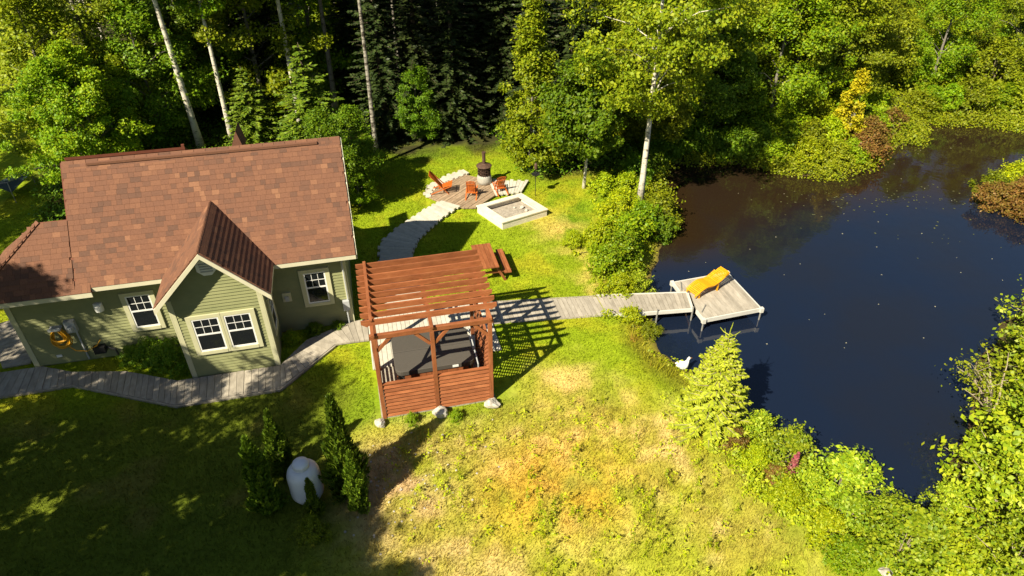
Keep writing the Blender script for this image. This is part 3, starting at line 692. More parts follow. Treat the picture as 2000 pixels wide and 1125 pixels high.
# garden hose in coils on a hook
hs = thing('garden_hose', 'coiled orange yellow garden hose hanging on green siding', 'hose', (-9.35, 18.1, 1.3))
mb = MB()
for k in range(11):
    ph = random.uniform(-.03, .03); W_ = random.uniform(.14, .23); H_ = random.uniform(.62, .78) if k < 8 else random.uniform(.35, .5)
    pts = []
    for j in range(25):
        t = 2 * pi * j / 24; pts.append((-9.35 + ph + W_ * sin(t) * (1.1 - .35 * cos(t)), 18.09 - .010 * k + .01 * sin(3 * t), 1.42 - H_ / 2 + H_ / 2 * cos(t)))
    mb.tube(pts, .019, 6, False)
mb.build('coil', 'hose', hs, True)
MB().tube([(-9.3, 18.08, .85), (-9.1, 18.05, .55), (-8.8, 18.04, .48), (-8.5, 18.06, .62), (-8.35, 18.08, .8)], .016, 6).build('loose_end', 'hose', hs, True)
MB().box(-9.52, -9.2, 17.98, 18.2, 1.40, 1.44).box(-9.52, -9.2, 17.96, 17.98, 1.40, 1.5).build('hanger', 'greybox', hs)

# ------------------------------------------------------------------ pergola
pg = thing('pergola', 'red brown stained timber pergola with slatted front panels', 'pergola', (1.15, 15.2, 0))
PX = (-.35, 1.14, 2.67); PF, PB = 13.72, 16.62
for x in PX: MB().box(x - .055, x + .055, PF - .055, PF + .055, 0, 2.83).build('post', 'cedar_z', pg, bevel=.008)
for x in (PX[0], PX[2]): MB().box(x - .055, x + .055, PB - .055, PB + .055, 0, 2.83).build('post', 'cedar_z', pg, bevel=.008)
MB().box(-.44, 2.76, PF - .05, PF + .05, 2.832, 2.97).build('beam', 'cedar', pg, bevel=.008)
MB().box(-.44, 2.76, PB - .05, PB + .05, 2.832, 2.97).build('beam', 'cedar', pg, bevel=.008)
for x in (-.35, 1.14, 2.67): MB().box(x - .045, x + .045, PF - .12, PB + .12, 2.972, 3.06).build('beam', 'cedar_y', pg, bevel=.008)
NR = 10
for k in range(NR):
    y = 14.02 + (16.66 - 14.02) * k / (NR - 1)
    a, b_ = -.60, 2.92; t = random.uniform(-.01, .01)
    poly = [(a, 3.12), (a + .14, 3.025), (a + .2, 3.06), (b_ - .2, 3.06), (b_ - .14, 3.025), (b_, 3.12), (b_, 3.222), (a, 3.222)]
    MB().slab([(q[0], y + t - .024, q[1]) for q in poly], (0, .048, 0)).build('rafter', 'cedar', pg)
MB().box(-.39, -.31, 13.95, 16.72, 3.224, 3.265).build('batten', 'cedar_y', pg)
for (x, y, dx, dy) in ((-.35, PF, 1, 0), (1.14, PF, -1, 0), (1.14, PF, 1, 0), (2.67, PF, -1, 0), (-.35, PF, 0, 1), (2.67, PF, 0, 1), (-.35, PB, 0, -1), (2.67, PB, 0, -1), (-.35, PB, 1, 0), (2.67, PB, -1, 0)):
    o = .06
    MB().bar((x + dx * o, y + dy * o, 2.42), (x + dx * (o + .38), y + dy * (o + .38), 2.84), .045, .085).build('brace', 'cedar_z', pg)
for (x0, x1) in ((PX[0] + .06, PX[1] - .06), (PX[1] + .06, PX[2] - .06)):
    for k in range(9):
        z = .06 + k * .13
        MB().bar((x0, PF - .01, z + .06), (x1, PF - .01, z + .06), .022, .142, (0, .40, 1)).build('slat', 'cedar', pg)
    MB().box(x0, x1, PF - .045, PF + .045, 1.235, 1.27).build('rail', 'cedar', pg)
for k in range(9):
    z = .10 + k * .135
    MB().bar((PX[0], PF + .06, z + .06), (PX[0], 15.6, z + .06), .022, .135, (-.45, 0, 1)).build('slat', 'cedar_y', pg)
MB().box(PX[0] - .045, PX[0] + .045, PF + .06, 15.65, 1.30, 1.335).build('rail', 'cedar_y', pg)
MB().box(PX[0] - .05, PX[0] + .05, 15.6, 15.7, 0.05, 1.3).build('post', 'cedar_z', pg)
# lattice on the right side
ly0, ly1, lz0, lz1 = PF + .06, 15.85, .12, 2.0
MB().box(PX[2] - .03, PX[2] + .03, ly0, ly1, lz1, lz1 + .07).box(PX[2] - .03, PX[2] + .03, ly0, ly1, lz0 - .07, lz0).build('lattice_rail', 'cedar_y', pg)
MB().box(PX[2] - .045, PX[2] + .045, ly1, ly1 + .09, .05, 2.83).build('post', 'cedar_z', pg)
for sgn in (1, -1):
    k = -(lz1 - lz0)
    while k < (ly1 - ly0):
        # line y = ly0 + k + t, z = lz0 + t   (or mirrored)
        t0 = max(0, -k); t1 = min(lz1 - lz0, ly1 - ly0 - k)
        if t1 - t0 > .08:
            ya, yb = ly0 + k + t0, ly0 + k + t1
            if sgn < 0: ya, yb = ly1 - (ya - ly0), ly1 - (yb - ly0)
            MB().bar((PX[2] + sgn * .007, ya, lz0 + t0), (PX[2] + sgn * .007, yb, lz0 + t1), .010, .036, (1, 0, 0) if False else (0, 0, 1)).build('lattice_strip', 'cedar_y', pg)
        k += .15

# ------------------------------------------------------------------ hot tub
ht = thing('hot_tub', 'covered hot tub with dark folding cover under the pergola', 'hot tub', (1.25, 15.1, .05))
def rrect(x0, x1, y0, y1, r_, n_=5):
    o = []
    for cx, cy, a in ((x1 - r_, y1 - r_, 0), (x0 + r_, y1 - r_, 90), (x0 + r_, y0 + r_, 180), (x1 - r_, y0 + r_, 270)):
        for k in range(n_ + 1): t = radians(a + 90 * k / n_); o.append((cx + r_ * cos(t), cy + r_ * sin(t)))
    return o
tx0, tx1, ty0, ty1 = .10, 2.36, 14.40, 16.02; tm = 15.21
MB().prism(rrect(tx0 + .06, tx1 - .06, ty0 + .06, ty1 - .06, .16), .05, .80).build('shell', 'black', ht)
for k in range(12):
    x = tx0 + .24 + k * .152
    MB().box(x, x + .146, ty0 + .035, ty0 + .058, .08, .78).build('skirt_board', 'cedar_z', ht)
for k in range(9):
    y = ty0 + .24 + k * .152
    MB().box(tx0 + .035, tx0 + .058, y, y + .146, .08, .78).build('skirt_board', 'cedar_z', ht)
    MB().box(tx1 - .058, tx1 - .035, y, y + .146, .08, .78).build('skirt_board', 'cedar_z', ht)
def half(y0, y1, front):
    pl = [q for q in rrect(tx0, tx1, ty0, ty1, .2) ]
    pl = clip_half(pl, (0, y0), (0, 1)); pl = clip_half(pl, (0, y1), (0, -1))
    mb = MB(); n_ = len(pl)
    top = [(q[0], q[1], .95 + .05 * (1 - abs(q[1] - tm) / .93)) for q in pl]; bot = [(q[0], q[1], .80) for q in pl]
    mb.add(top + bot, [tuple(range(n_)), tuple(range(n_, 2 * n_))[::-1]] + [(i, n_ + i, n_ + (i + 1) % n_, (i + 1) % n_) for i in range(n_)])
    return mb.build('cover', 'cover', ht, bevel=.015)
half(ty0, tm - .008, True); half(tm + .008, ty1, False)
MB().box(tx0 + .01, tx1 - .01, tm - .007, tm + .007, .84, .985).build('fold_strip', 'coverseam', ht)
MB().bar((1.70, 14.393, .885), (1.87, 14.393, .885), .008, .08).build('tag', 'white', ht)
MB().tube([(2.42, 14.3, .2), (2.42, 14.3, .9), (2.42, 15.3, 1.02), (2.42, 15.9, .95)], .02, 8).build('cover_lifter', 'greybox', ht)

# ------------------------------------------------------------------ pale stones at the posts
def stone(name, c, r_, label, mat='stone', grp=None, seed=0, sq=.75):
    bm = bmesh.new(); bmesh.ops.create_icosphere(bm, subdivisions=3, radius=1)
    rs = np.random.default_rng(seed); dirs = unit(rs.normal(size=(16, 3))); offs = rs.uniform(.50, .85, 16)
    for v in bm.verts:
        p_ = np.array(v.co); f_ = 1.0
        for d_, o_2 in zip(dirs, offs):
            q = p_ @ d_
            if q > o_2: p_ = p_ - d_ * (q - o_2)
        p_ = p_ * (1 + .16 * (rs.random() - .5))
        v.co = (p_[0] * r_, p_[1] * r_ * .8, p_[2] * r_ * sq)
    me = bpy.data.meshes.new(name); bm.to_mesh(me); bm.free()
    o = link(name, me, None, M[mat]); o.location = c; tag(o, label, 'rock', grp); return o
stone('stone', (-.50, 13.42, .12), .21, 'white stone at the foot of the left front pergola post', seed=3)
stone('stone', (1.12, 13.42, .14), .25, 'grey white stone at the foot of the middle front pergola post', seed=5)
stone('stone', (2.60, 13.42, .14), .28, 'largest pale stone, at the right front pergola post', seed=8)
stone('stone', (10.06, 6.42, .02), .22, 'flat pale rock among bank weeds at the bottom edge', seed=12, sq=.4)

# ------------------------------------------------------------------ picnic table
pt = thing('picnic_table', 'red brown wooden picnic table with benches on the lawn behind the pergola', 'picnic table', (3.8, 20.0, 0))
for k in range(5):
    x = 3.42 + k * .142; MB().box(x, x + .134, 19.22, 20.80, .71, .75).build('tabletop_board', 'cedar_y', pt)
for xb in (2.92, 4.32):
    for k in range(2): MB().box(xb + k * .13, xb + k * .13 + .122, 19.25, 20.78, .41, .45).build('bench_board', 'cedar_y', pt)
for y in (19.45, 20.55):
    MB().bar((2.9, y, .39), (4.6, y, .39), .04, .09).build('bench_support', 'cedar', pt)
    MB().bar((3.45, y + .045, .68), (4.1, y + .045, .68), .04, .07).build('top_support', 'cedar', pt)
    for s in (-1, 1): MB().bar((3.77 + s * .25, y - .045, .70), (3.77 + s * .62, y - .045, 0), .04, .09).build('leg', 'cedar_z', pt)

# ------------------------------------------------------------------ sand box
sb = thing('sand_box', 'square bleached timber box with grey sand and stones on the lawn', 'sandbox', (5.7, 23.9, 0))
oc_ = [Vector((4.30, 24.42, 0)), Vector((5.03, 22.80, 0)), Vector((7.10, 23.45, 0)), Vector((6.37, 25.06, 0))]
cen = sum(oc_, Vector()) / 4
inn = [q + (cen - q) * .27 for q in oc_]
for i in range(4):
    a, b_, c, d = oc_[i], oc_[(i + 1) % 4], inn[(i + 1) % 4], inn[i]
    MB().prism([(q.x, q.y) for q in (a, b_, c, d)], .285, .33).build('rim_board', 'timber', sb)
    a2, b2 = a + (cen - a) * .03, b_ + (cen - b_) * .03
    a3, b3 = a + (cen - a) * .10, b_ + (cen - b_) * .10
    for k in range(2): MB().prism([(q.x, q.y) for q in (a2, b2, b3, a3)], -.02 + .152 * k, .125 + .155 * k).build('side_timber', 'timber', sb)
MB().prism([(q.x, q.y) for q in [q + (cen - q) * .11 for q in oc_]], -.02, .04).build('sand', 'sand', sb)
for k, (x, y, r_) in enumerate(((6.2, 24.25, .16), (6.35, 24.0, .12), (5.3, 23.55, .1), (5.9, 24.35, .09), (5.5, 23.4, .07), (6.0, 23.6, .08))):
    stone('rock', (x, y, .07), r_ * .85, ('largest', 'second largest', 'third largest', 'small back', 'small front', 'small middle')[k] + ' grey rock lying on the sand in the timber box', seed=20 + k)

# ------------------------------------------------------------------ outdoor fire stove
st = thing('fire_stove', 'rusty barrel fire stove with mesh sides and chimney on the patio', 'fire pit', (5.12, 26.75, .12))
MB().lathe((5.12, 26.75, .12), [(.26, 0), (.31, .03), (.325, .16), (.315, .32), (.29, .38), (.27, .40)], 24).build('fire_bowl', 'ash', st, True)
mb = MB()
for k in range(20):
    t = 2 * pi * k / 20; mb.tube([(5.12 + .28 * cos(t), 26.75 + .28 * sin(t), .50), (5.12 + .28 * cos(t), 26.75 + .28 * sin(t), .92)], .008, 4)
for z in (.55, .68, .81): mb.lathe((5.12, 26.75, z), [(.283, 0), (.283, .012), (.272, .012), (.272, 0)], 20)
mb.build('mesh_screen', 'rust', st)
MB().lathe((5.12, 26.75, .50), [(.2, 0), (.2, .42)], 16).build('fire_core', 'rust', st)
MB().lathe((5.12, 26.75, .92), [(.33, 0), (.34, .03), (.30, .06), (.12, .12), (.09, .14)], 24).build('lid', 'rust', st)
MB().lathe((5.12, 26.75, 1.05), [(.075, 0), (.075, .48), (.09, .48), (.09, .53)], 14).build('chimney', 'rust', st)

# ------------------------------------------------------------------ garden chairs
def chair(loc, ang, label, sc=.78, rec=.24):
    t = thing('garden_chair', label, 'chair', loc, 'orange wooden slat chairs round the fire stove'); t.rotation_euler = (0, 0, ang); t.scale = (sc, sc, sc)
    for k in range(7):
        f_ = (k - 3) / 3; x = .25 * f_; outer = abs(k - 3) in (3,)
        o = MB().bar((x * 1.0, .36 if outer else .03, .0 if outer else .27), (x * .9, -rec, (1.0 if rec < .3 else .93) + .05 * (1 - f_ * f_)), .062, .022, (0, .9, .3)).mesh('back_slat')
        link('back_slat', o, t, M['chairwood'])
        o = MB().bar((x + .035 * (k == 6) - .035 * (k == 0), .50, .43), (x + .035 * (k == 6) - .035 * (k == 0), -.46 if outer else -.06, .0 if outer else .25), .058, .022, (0, -.3, 1)).mesh('seat_slat')
        link('seat_slat', o, t, M['chairwood'])
    for (y, z, wd) in ((-rec * .82, .86, .46), (-.06, .30, .54), (.44, .38, .56)):
        link('cross_bar', MB().bar((-wd / 2, y - .02, z - .035), (wd / 2, y - .02, z - .035), .03, .04).mesh('cross_bar'), t, M['chairwood'])
    return t
chair((3.15, 26.35, .12), radians(-103), 'orange slat chair at the left of the patio, seen from its side', .95, .5)
chair((4.33, 25.62, .12), radians(-16), 'orange slat chair in the middle, its back towards the sand box')
chair((5.62, 25.72, .12), radians(8), 'orange slat chair nearest the sand box corner, right of the middle one')

# ------------------------------------------------------------------ dock, swim platform, lounge
dk = thing('dock', 'long grey plank walkway leading from the pergola over the pond edge', 'dock', (7, 17.2, 0))
strip_planks(dk, [(3.41, 18.24), (7.2, 17.7)], [(3.41, 17.12), (7.2, 16.66)], .15, .010, .02, .05, 'greyplank', rag=.012)
strip_planks(dk, [(7.22, 17.72), (10.30, 17.17)], [(7.22, 16.64), (10.08, 16.32)], .15, .010, .03, .05, 'greyplank')
MB().bar((7.2, 16.60, -.02), (10.1, 16.28, -.02), .05, .13).bar((7.2, 17.75, -.02), (10.3, 17.20, -.02), .05, .13).build('edge_rail', 'alu', dk)
MB().bar((3.41, 17.08, -.03), (7.2, 16.62, -.03), .05, .1).bar((3.41, 18.28, -.03), (7.2, 17.74, -.03), .05, .1).build('edge_beam', 'greyplank', dk)
MB().bar((10.10, 16.29, .0), (10.33, 17.18, .0), .08, .12).build('end_beam', 'alu', dk)
for (x, y) in ((10.12, 16.27), (10.33, 17.22), (8.9, 16.4)): MB().tube([(x, y, -1.5), (x, y, .12)], .03, 10).build('dock_pole', 'steel', dk)
pf = thing('swim_platform', 'square grey plank swimming platform standing in the pond', 'platform', (11.2, 16.9, 0))
cor = [(10.28, 15.67), (12.36, 15.78), (12.28, 17.97), (10.14, 17.86), (10.36, 17.10), (10.14, 16.22)]
cor = [(10.16, 15.68), (12.36, 15.78), (12.28, 17.97), (10.40, 17.88), (10.40, 16.2)]
full = [(10.20, 15.68), (12.36, 15.78), (12.28, 17.97), (10.12, 17.86)]
body = [(10.24, 15.70), (12.34, 15.80), (12.26, 17.95), (10.16, 17.84), (10.16, 17.26), (10.42, 17.22), (10.2, 16.24)]
planks(pf, [(10.24, 15.72), (12.33, 15.81), (12.25, 17.94), (10.42, 17.85), (10.42, 17.1), (10.22, 16.25)], radians(91.5), .142, .008, .04, .05, 'greyplank')
planks(pf, [(10.15, 17.29), (10.415, 17.25), (10.415, 17.85), (10.15, 17.83)], radians(91.5), .142, .008, .04, .05, 'greyplank')
fc = [(10.22, 16.2), (10.22, 15.68), (12.36, 15.78), (12.28, 17.97), (10.12, 17.86), (10.12, 17.3)]
mb = MB()
for i in range(5): mb.bar((*fc[i], -.04), (*fc[i + 1], -.04), .05, .15)
mb.build('frame', 'alu', pf)
for (x, y) in ((10.22, 15.66), (12.38, 15.76), (12.30, 17.99), (10.10, 17.88)):
    MB().box(x - .06, x + .06, y - .06, y + .06, -.12, .055).build('corner_bracket', 'alu', pf)
    MB().tube([(x, y, -1.6), (x, y, -.12)], .028, 10).build('leg', 'steel', pf)
MB().bar((10.62, 16.35, .065), (10.30, 16.0, .065), .03, .02).bar((10.18, 17.30, .065), (10.36, 17.75, .065), .03, .02).build('hinge_bar', 'steel', pf)
lg = thing('sun_lounge', 'curved yellow wooden slat lounge chair on the swim platform', 'lounger', (10.9, 17.1, .04))
prof = [(-.72, .20), (-.55, .30), (-.38, .37), (-.2, .41), (-.02, .385), (.15, .355), (.32, .38), (.5, .44), (.68, .53), (.84, .61), (.96, .63)]
la = atan2(.44, 1.35); du = Vector((cos(la), sin(la), 0)); dn = Vector((-sin(la), cos(la), 0)); lc = Vector((10.93, 17.1, .04))
def lp(s, t, z): return lc + du * (s * .9) + dn * t + Vector((0, 0, z))
# even slats along the curve
ss = [0]
for i in range(len(prof) - 1): ss.append(ss[-1] + hypot(prof[i + 1][0] - prof[i][0], prof[i + 1][1] - prof[i][1]))
def at_s(s): return np.interp(s, ss, [q[0] for q in prof]), np.interp(s, ss, [q[1] for q in prof])
nS = 26
for k in range(nS):
    s0, s1 = ss[-1] * (k + .15) / nS, ss[-1] * (k + .85) / nS
    a, b_ = at_s(s0), at_s(s1); hw = .27 if k < nS - 4 else .20
    nrm = Vector((-(b_[1] - a[1]), 0, b_[0] - a[0])).normalized() * .022; off = du * nrm.x + Vector((0, 0, nrm.z))
    MB().slab([lp(a[0], -hw, a[1]), lp(a[0], hw, a[1]), lp(b_[0], hw, b_[1]), lp(b_[0], -hw, b_[1])][::-1], -off).build('slat', 'loungewood', lg)
for t in (-.2, .2):
    mb = MB()
    for i in range(len(prof) - 1):
        a, b_ = prof[i], prof[i + 1]
        mb.slab([lp(a[0], t - .02, a[1] - .03), lp(b_[0], t - .02, b_[1] - .03), lp(b_[0], t - .02, b_[1] - .11), lp(a[0], t - .02, a[1] - .11)], dn * .04)
    mb.build('side_rail', 'loungewood', lg)
    for (s, z) in ((-.5, .28), (.45, .38)): MB().bar(lp(s, t + .001, 0), lp(s, t + .001, z - .02), .045, .06).build('leg', 'loungewood', lg)

# ------------------------------------------------------------------ gas tank
tk = thing('gas_tank', 'white upright gas tank with domed cap standing among small cedars', 'gas tank', (-2.40, 11.55, 0))
c_ = (-2.40, 11.55, 0)
MB().lathe(c_, [(0.313, 0.000), (0.313, 0.087), (0.348, 0.087), (0.387, 0.157), (0.392, 0.261), (0.392, 0.748), (0.385, 0.844), (0.361, 0.931), (0.313, 1.000), (0.244, 1.044), (0.157, 1.061)], 36).build('tank_body', 'tank', tk, True)
MB().lathe(c_, [(0.187, 1.027), (0.187, 1.140), (0.183, 1.148)], 28).build('collar', 'tank', tk, True)
MB().lathe(c_, [(0.204, 1.144), (0.204, 1.175), (0.187, 1.209), (0.131, 1.244), (0.070, 1.262), (0.017, 1.266)], 28).build('cap', 'tank', tk, True)

# ------------------------------------------------------------------ bird feeder, white bird, tarp frame
bf = thing('bird_feeder', 'thin black pole with a small round feeder tray on the lawn', 'bird feeder', (7.03, 25.2, 0))
MB().tube([(7.03, 25.2, -.1), (7.03, 25.2, 1.62)], .014, 8).build('pole', 'black', bf)
MB().lathe((7.03, 25.2, 1.02), [(.03, 0), (.17, .03), (.18, .06), (.16, .06), (.03, .02)], 16).build('tray', 'black', bf)
MB().lathe((7.03, 25.2, 1.3), [(.02, 0), (.07, .01), (.07, .2), (.02, .28)], 12).build('seed_tube', 'rust', bf)
bd = thing('white_bird', 'white long necked bird at the pond edge beside the spruce', 'bird', (8.72, 13.98, -.2))
B0 = Vector((8.72, 13.98, -.28))
mb = MB(); mb.tube([B0 + Vector(q) * .66 for q in ((-.34, -.02, .2), (-.26, -.01, .19), (-.14, 0, .16), (0, 0, .15), (.12, 0, .18), (.2, .01, .26), (.24, .02, .37), (.25, .02, .47), (.29, .02, .51), (.34, .02, .50))], [.015, .05, .12, .15, .13, .075, .045, .04, .05, .025], 14)
mb.build('body', 'feather', bd, True)
MB().tube([B0 + Vector((.224, .013, .33)), B0 + Vector((.277, .013, .32))], [.018, .006], 8).build('beak', 'beak', bd)
for s in (-1, 1): MB().tube([B0 + Vector(q) * .66 for q in ((.1, s * .12, .2), (-.05, s * .15, .21), (-.2, s * .12, .23), (-.36, s * .06, .27))], [.03, .06, .05, .012], 10).build('wing', 'feather', bd, True)
tp = thing('tarp_frame', 'dark tarp sagging over a pale pipe frame in the shade left of the cabin', 'tarp', (-14.6, 30.5, 0))
fr = [(-15.4, 30.5, .62), (-14.85, 30.5, .62), (-14.2, 31.35, .66)]
MB().tube(fr, .022, 6).tube([(-14.85, 30.5, .62), (-14.5, 29.75, .55)], .022, 6).tube([(-14.2, 31.35, .66), (-14.2, 31.35, 0)], .02, 6).tube([(-14.5, 29.75, .55), (-14.5, 29.75, 0)], .02, 6).tube([(-15.4, 30.5, .62), (-15.4, 30.5, 0)], .02, 6).build('pipe_frame', 'steel', tp)
MB().slab([(-15.4, 30.46, .58), (-14.5, 29.75, .50), (-14.2, 31.3, .60), (-14.9, 31.9, .5)], (0, 0, -.02)).build('tarp_sheet', 'tarp', tp)

# ================================================================== VEGETATION
def crown_pts(h0, h1, R_, n_cl, per, prof, cl_r, flat=.7, rs=None, shell=.5):
    rs = rs or rng
    t = rs.random(n_cl); rad = prof(t)
    a = rs.random(n_cl) * 2 * pi; r_ = (shell + (1 - shell) * rs.random(n_cl) ** .6) * rad * R_
    p1, p2, p3 = rs.random(3) * 6.28
    r_ = r_ * np.clip(1 + .26 * np.sin(2 * a + p1 + 5 * t) + .20 * np.sin(3 * a + p2 - 9 * t) + .14 * np.sin(5 * a + p3 + 13 * t), .45, 1.5)
    C = np.stack([r_ * np.cos(a), r_ * np.sin(a), h0 + (h1 - h0) * t], 1)
    cr = cl_r * (.6 + .8 * rs.random(n_cl))
    o = unit(rs.normal(size=(n_cl * per, 3))) * (rs.random((n_cl * per, 1)) ** .45)
    o[:, 2] *= flat
    P = np.repeat(C, per, 0) + o * np.repeat(cr, per)[:, None]
    P += rs.normal(size=P.shape) * .05
    return C, P
def leaves_mesh(name, P, mat, l_, w_, center, up=.55, out=.5, rnd=.75):
    N = unit(unit(rng.normal(size=P.shape)) * rnd + unit(P - center) * out + np.array((0, 0, up)))
    s = .5 + 1.0 * rng.random(len(P)) ** 1.6
    V, F = leaf_quads(P, N, l_ * s, w_ * s); return np_mesh(name, V, F, mat)
def trunk_mesh(h, r0, r1, limbs, C, bend=.15, rs=None, n=8):
    mb = MB(); k = 9; off = rng.normal(size=(2,)) * bend
    px = lambda t: (off[0] * sin(t * 3.0) * .6 + off[0] * t * .3, off[1] * sin(t * 2.3) * .6)
    pts = [(px(i / (k - 1))[0], px(i / (k - 1))[1], -.15 + (h + .15) * i / (k - 1)) for i in range(k)]
    mb.tube(pts, [r0 * (1.35 if i == 0 else 1) * (1 - i / (k - 1)) + r1 * i / (k - 1) for i in range(k)], n)
    idx = rng.permutation(len(C))[:limbs]
    for i in idx:
        c = C[i]; zt = max(.1, min(h * .97, c[2] - .35 * hypot(c[0], c[1]) - .2)); t = zt / h; a = px(t)
        r_ = (r0 * (1 - t) + r1 * t) * .4
        m_ = ((a[0] + c[0]) / 2, (a[1] + c[1]) / 2, (zt + c[2]) / 2 + .1 * hypot(c[0], c[1]))
        mb.tube([(a[0], a[1], zt), m_, tuple(c)], [max(.012, r_), max(.009, r_ * .6), .006], 5, False)
    mb.sm = True
    return mb.mesh('trunk')
P_ROUND = lambda t: np.sin(pi * np.clip(t * .92 + .06, 0, 1)) ** .65
P_EGG = lambda t: np.clip(np.sin(pi * np.clip(t, 0.02, 1) ** .7) ** .8, .06, 1)
P_COL = lambda t: np.clip((1 - t) ** .75 * .95 + .08, 0, 1) * np.clip(t * 7 + .45, 0, 1)
P_DOME = lambda t: np.sqrt(np.clip(1 - t ** 2, 0.02, 1))

def decid(h, h0, R_, n_cl, per, prof, cl_r, mat, bark, r0, l_=.16, w_=.10, limbs=22, flat=.65, shell=.45, bend=.2):
    C, P = crown_pts(h0, h, R_, int(n_cl * 1.35), int(per * .95), prof, cl_r * .80, flat, shell=shell)
    cm = leaves_mesh('crown', P, mat, l_, w_, np.array((0, 0, h0 + (h - h0) * .35)))
    tm = trunk_mesh(h * .93, r0, .02, limbs, C, bend); tm.materials.append(M[bark])
    return tm, cm
def conifer(h, R_, mat, bark, r0, dz=.3, nb=8, droop=.25, z0=.4, dens=.10, tw=.24, wt=.075, prof=lambda t: (1 - t) ** .85):
    Cs, Ns, Ls, Ws, As = [], [], [], [], []; mb = MB()
    mb.tube([(0, 0, -.15), (0, 0, h * .5), (0, 0, h)], [r0, r0 * .6, .012], 8)
    z = z0
    while z < h - .1:
        t = (z - z0) / (h - z0); L_ = R_ * prof(t) * random.uniform(.85, 1.12) + .05; n_ = nb if t < .8 else max(4, nb - 2)
        a0 = random.random() * 6.28
        for b_ in range(n_):
            a = a0 + 6.283 * b_ / n_ + random.uniform(-.2, .2); L = L_ * random.uniform(.7, 1.12); zz = z + random.uniform(-.12, .12)
            d = np.array((cos(a), sin(a), 0)); sd = np.array((-sin(a), cos(a), 0)); rise = .35 * (t - .25)
            m_ = max(3, int(L / dens)); q = np.linspace(.12, 1, m_)
            pz = zz + L * (rise * q - droop * q ** 2 + .12 * q ** 4)
            P = d[None] * (L * q)[:, None]; P[:, 2] += pz
            mb.tube([(0, 0, zz)] + [tuple(P[i]) for i in (m_ // 2, m_ - 1)], [.02, .012, .005], 4, False)
            for s in (-1, 0, 1):
                ln = tw * (1.1 - .6 * q) * rng.uniform(.7, 1.3, m_) * min(1, .5 + L * .5)
                ax = unit(sd[None] * s * 1.0 + d[None] * (.65 if s else 1) + rng.normal(size=(m_, 3)) * .18 + np.array((0, 0, -.10)))
                Cs.append(P + ax * (ln * .5)[:, None]); As.append(ax); Ls.append(ln * 1.25); Ws.append(np.full(m_, wt) * rng.uniform(.8, 1.3, m_))
                Ns.append(unit(np.array((0, 0, 1.0)) + d * .35 + rng.normal(size=(m_, 3)) * .4))
        z += dz * (1 - .45 * t)
    N = np.concatenate(Ns); A = np.concatenate(As)
    V, F = leaf_quads(np.concatenate(Cs), unit(N - A * np.sum(N * A, 1, keepdims=True)), np.concatenate(Ls), np.concatenate(Ws), A)
    cm = np_mesh('crown', V, F, mat); mb.sm = True; tm = mb.mesh('trunk'); tm.materials.append(M[bark]); return tm, cm
def cedar(h, R_, n_, mat='needle_cedar'):
    t = rng.random(n_) ** 1.25; a = rng.random(n_) * 2 * pi
    lump = 1 + .32 * np.sin(a * 2 + t * 8) + .25 * np.sin(a * 4 - t * 17)
    r_ = R_ * np.clip((1 - t) ** .7 * (t * 6 + .5).clip(0, 1), .03, 1) * lump * (.55 + .45 * rng.random(n_))
    P = np.stack([r_ * np.cos(a), r_ * np.sin(a), .05 + h * t], 1)
    A = unit(np.stack([np.cos(a) * .45, np.sin(a) * .45, np.ones(n_)], 1) + rng.normal(size=(n_, 3)) * .25)
    N = unit(np.stack([np.cos(a), np.sin(a), np.full(n_, .3)], 1) + rng.normal(size=(n_, 3)) * .5)
    V, F = leaf_quads(P, unit(N - A * np.sum(N * A, 1, keepdims=True)), .17 * (.6 + .9 * rng.random(n_)), .055, A)
    cm = np_mesh('crown', V, F, mat); mb = MB(); mb.tube([(0, 0, -.1), (0, 0, h * .9)], [.05, .01], 6); tm = mb.mesh('trunk'); tm.materials.append(M['brownbark']); return tm, cm
def shrub(h, R_, n_cl, per, mat, cl_r=.3, l_=.11, w_=.07, stems=9, bark='brownbark', flat=.7, shell=.35, shoots=16):
    C, P = crown_pts(.05, h, R_, int(n_cl * 1.3), int(per * .7), P_DOME, cl_r * .78, flat, shell=shell)
    for k in range(shoots):
        a = random.random() * 6.28; t = random.random() ** .6; b0 = np.array((R_ * t * cos(a), R_ * t * sin(a), h * math.sqrt(max(0, 1 - t * t)) * .9)); d_ = np.array((cos(a) * t * .8, sin(a) * t * .8, .9)) * random.uniform(.18, .42) * h ** .6
        q = rng.random((16, 1)); P = np.concatenate([P, b0 + q * d_ + rng.normal(size=(16, 3)) * .05])
    P[:, 2] = np.maximum(P[:, 2], .02)
    cm = leaves_mesh('foliage', P, mat, l_, w_, np.array((0, 0, h * .2)))
    mb = MB()
    for i in rng.permutation(len(C))[:stems]:
        c = C[i]; mb.tube([(c[0] * .12, c[1] * .12, -.1), (c[0] * .55, c[1] * .55, c[2] * .65), tuple(c)], [.022, .015, .006], 5, False)
    tm = mb.mesh('stem'); tm.materials.append(M[bark]); return tm, cm
def place(proto, name, label, cat, x, y, s=1.0, rot=None, group=None, z=None, sx=None, parts=('trunk', 'crown'), lean=(0, 0)):
    z = float(height(np.array([x]), np.array([y]))[0]) if z is None else z
    t = thing(name, label, cat, (x, y, z), group)
    t.rotation_euler = (lean[0], lean[1], random.random() * 6.28 if rot is None else rot); t.scale = (s * (sx or 1), s * (sx or 1), s)
    for me, nm in zip(proto, parts):
        o = bpy.data.objects.new(nm, me); COL.objects.link(o); o.parent = t
    return t
SH = ('stem', 'foliage')
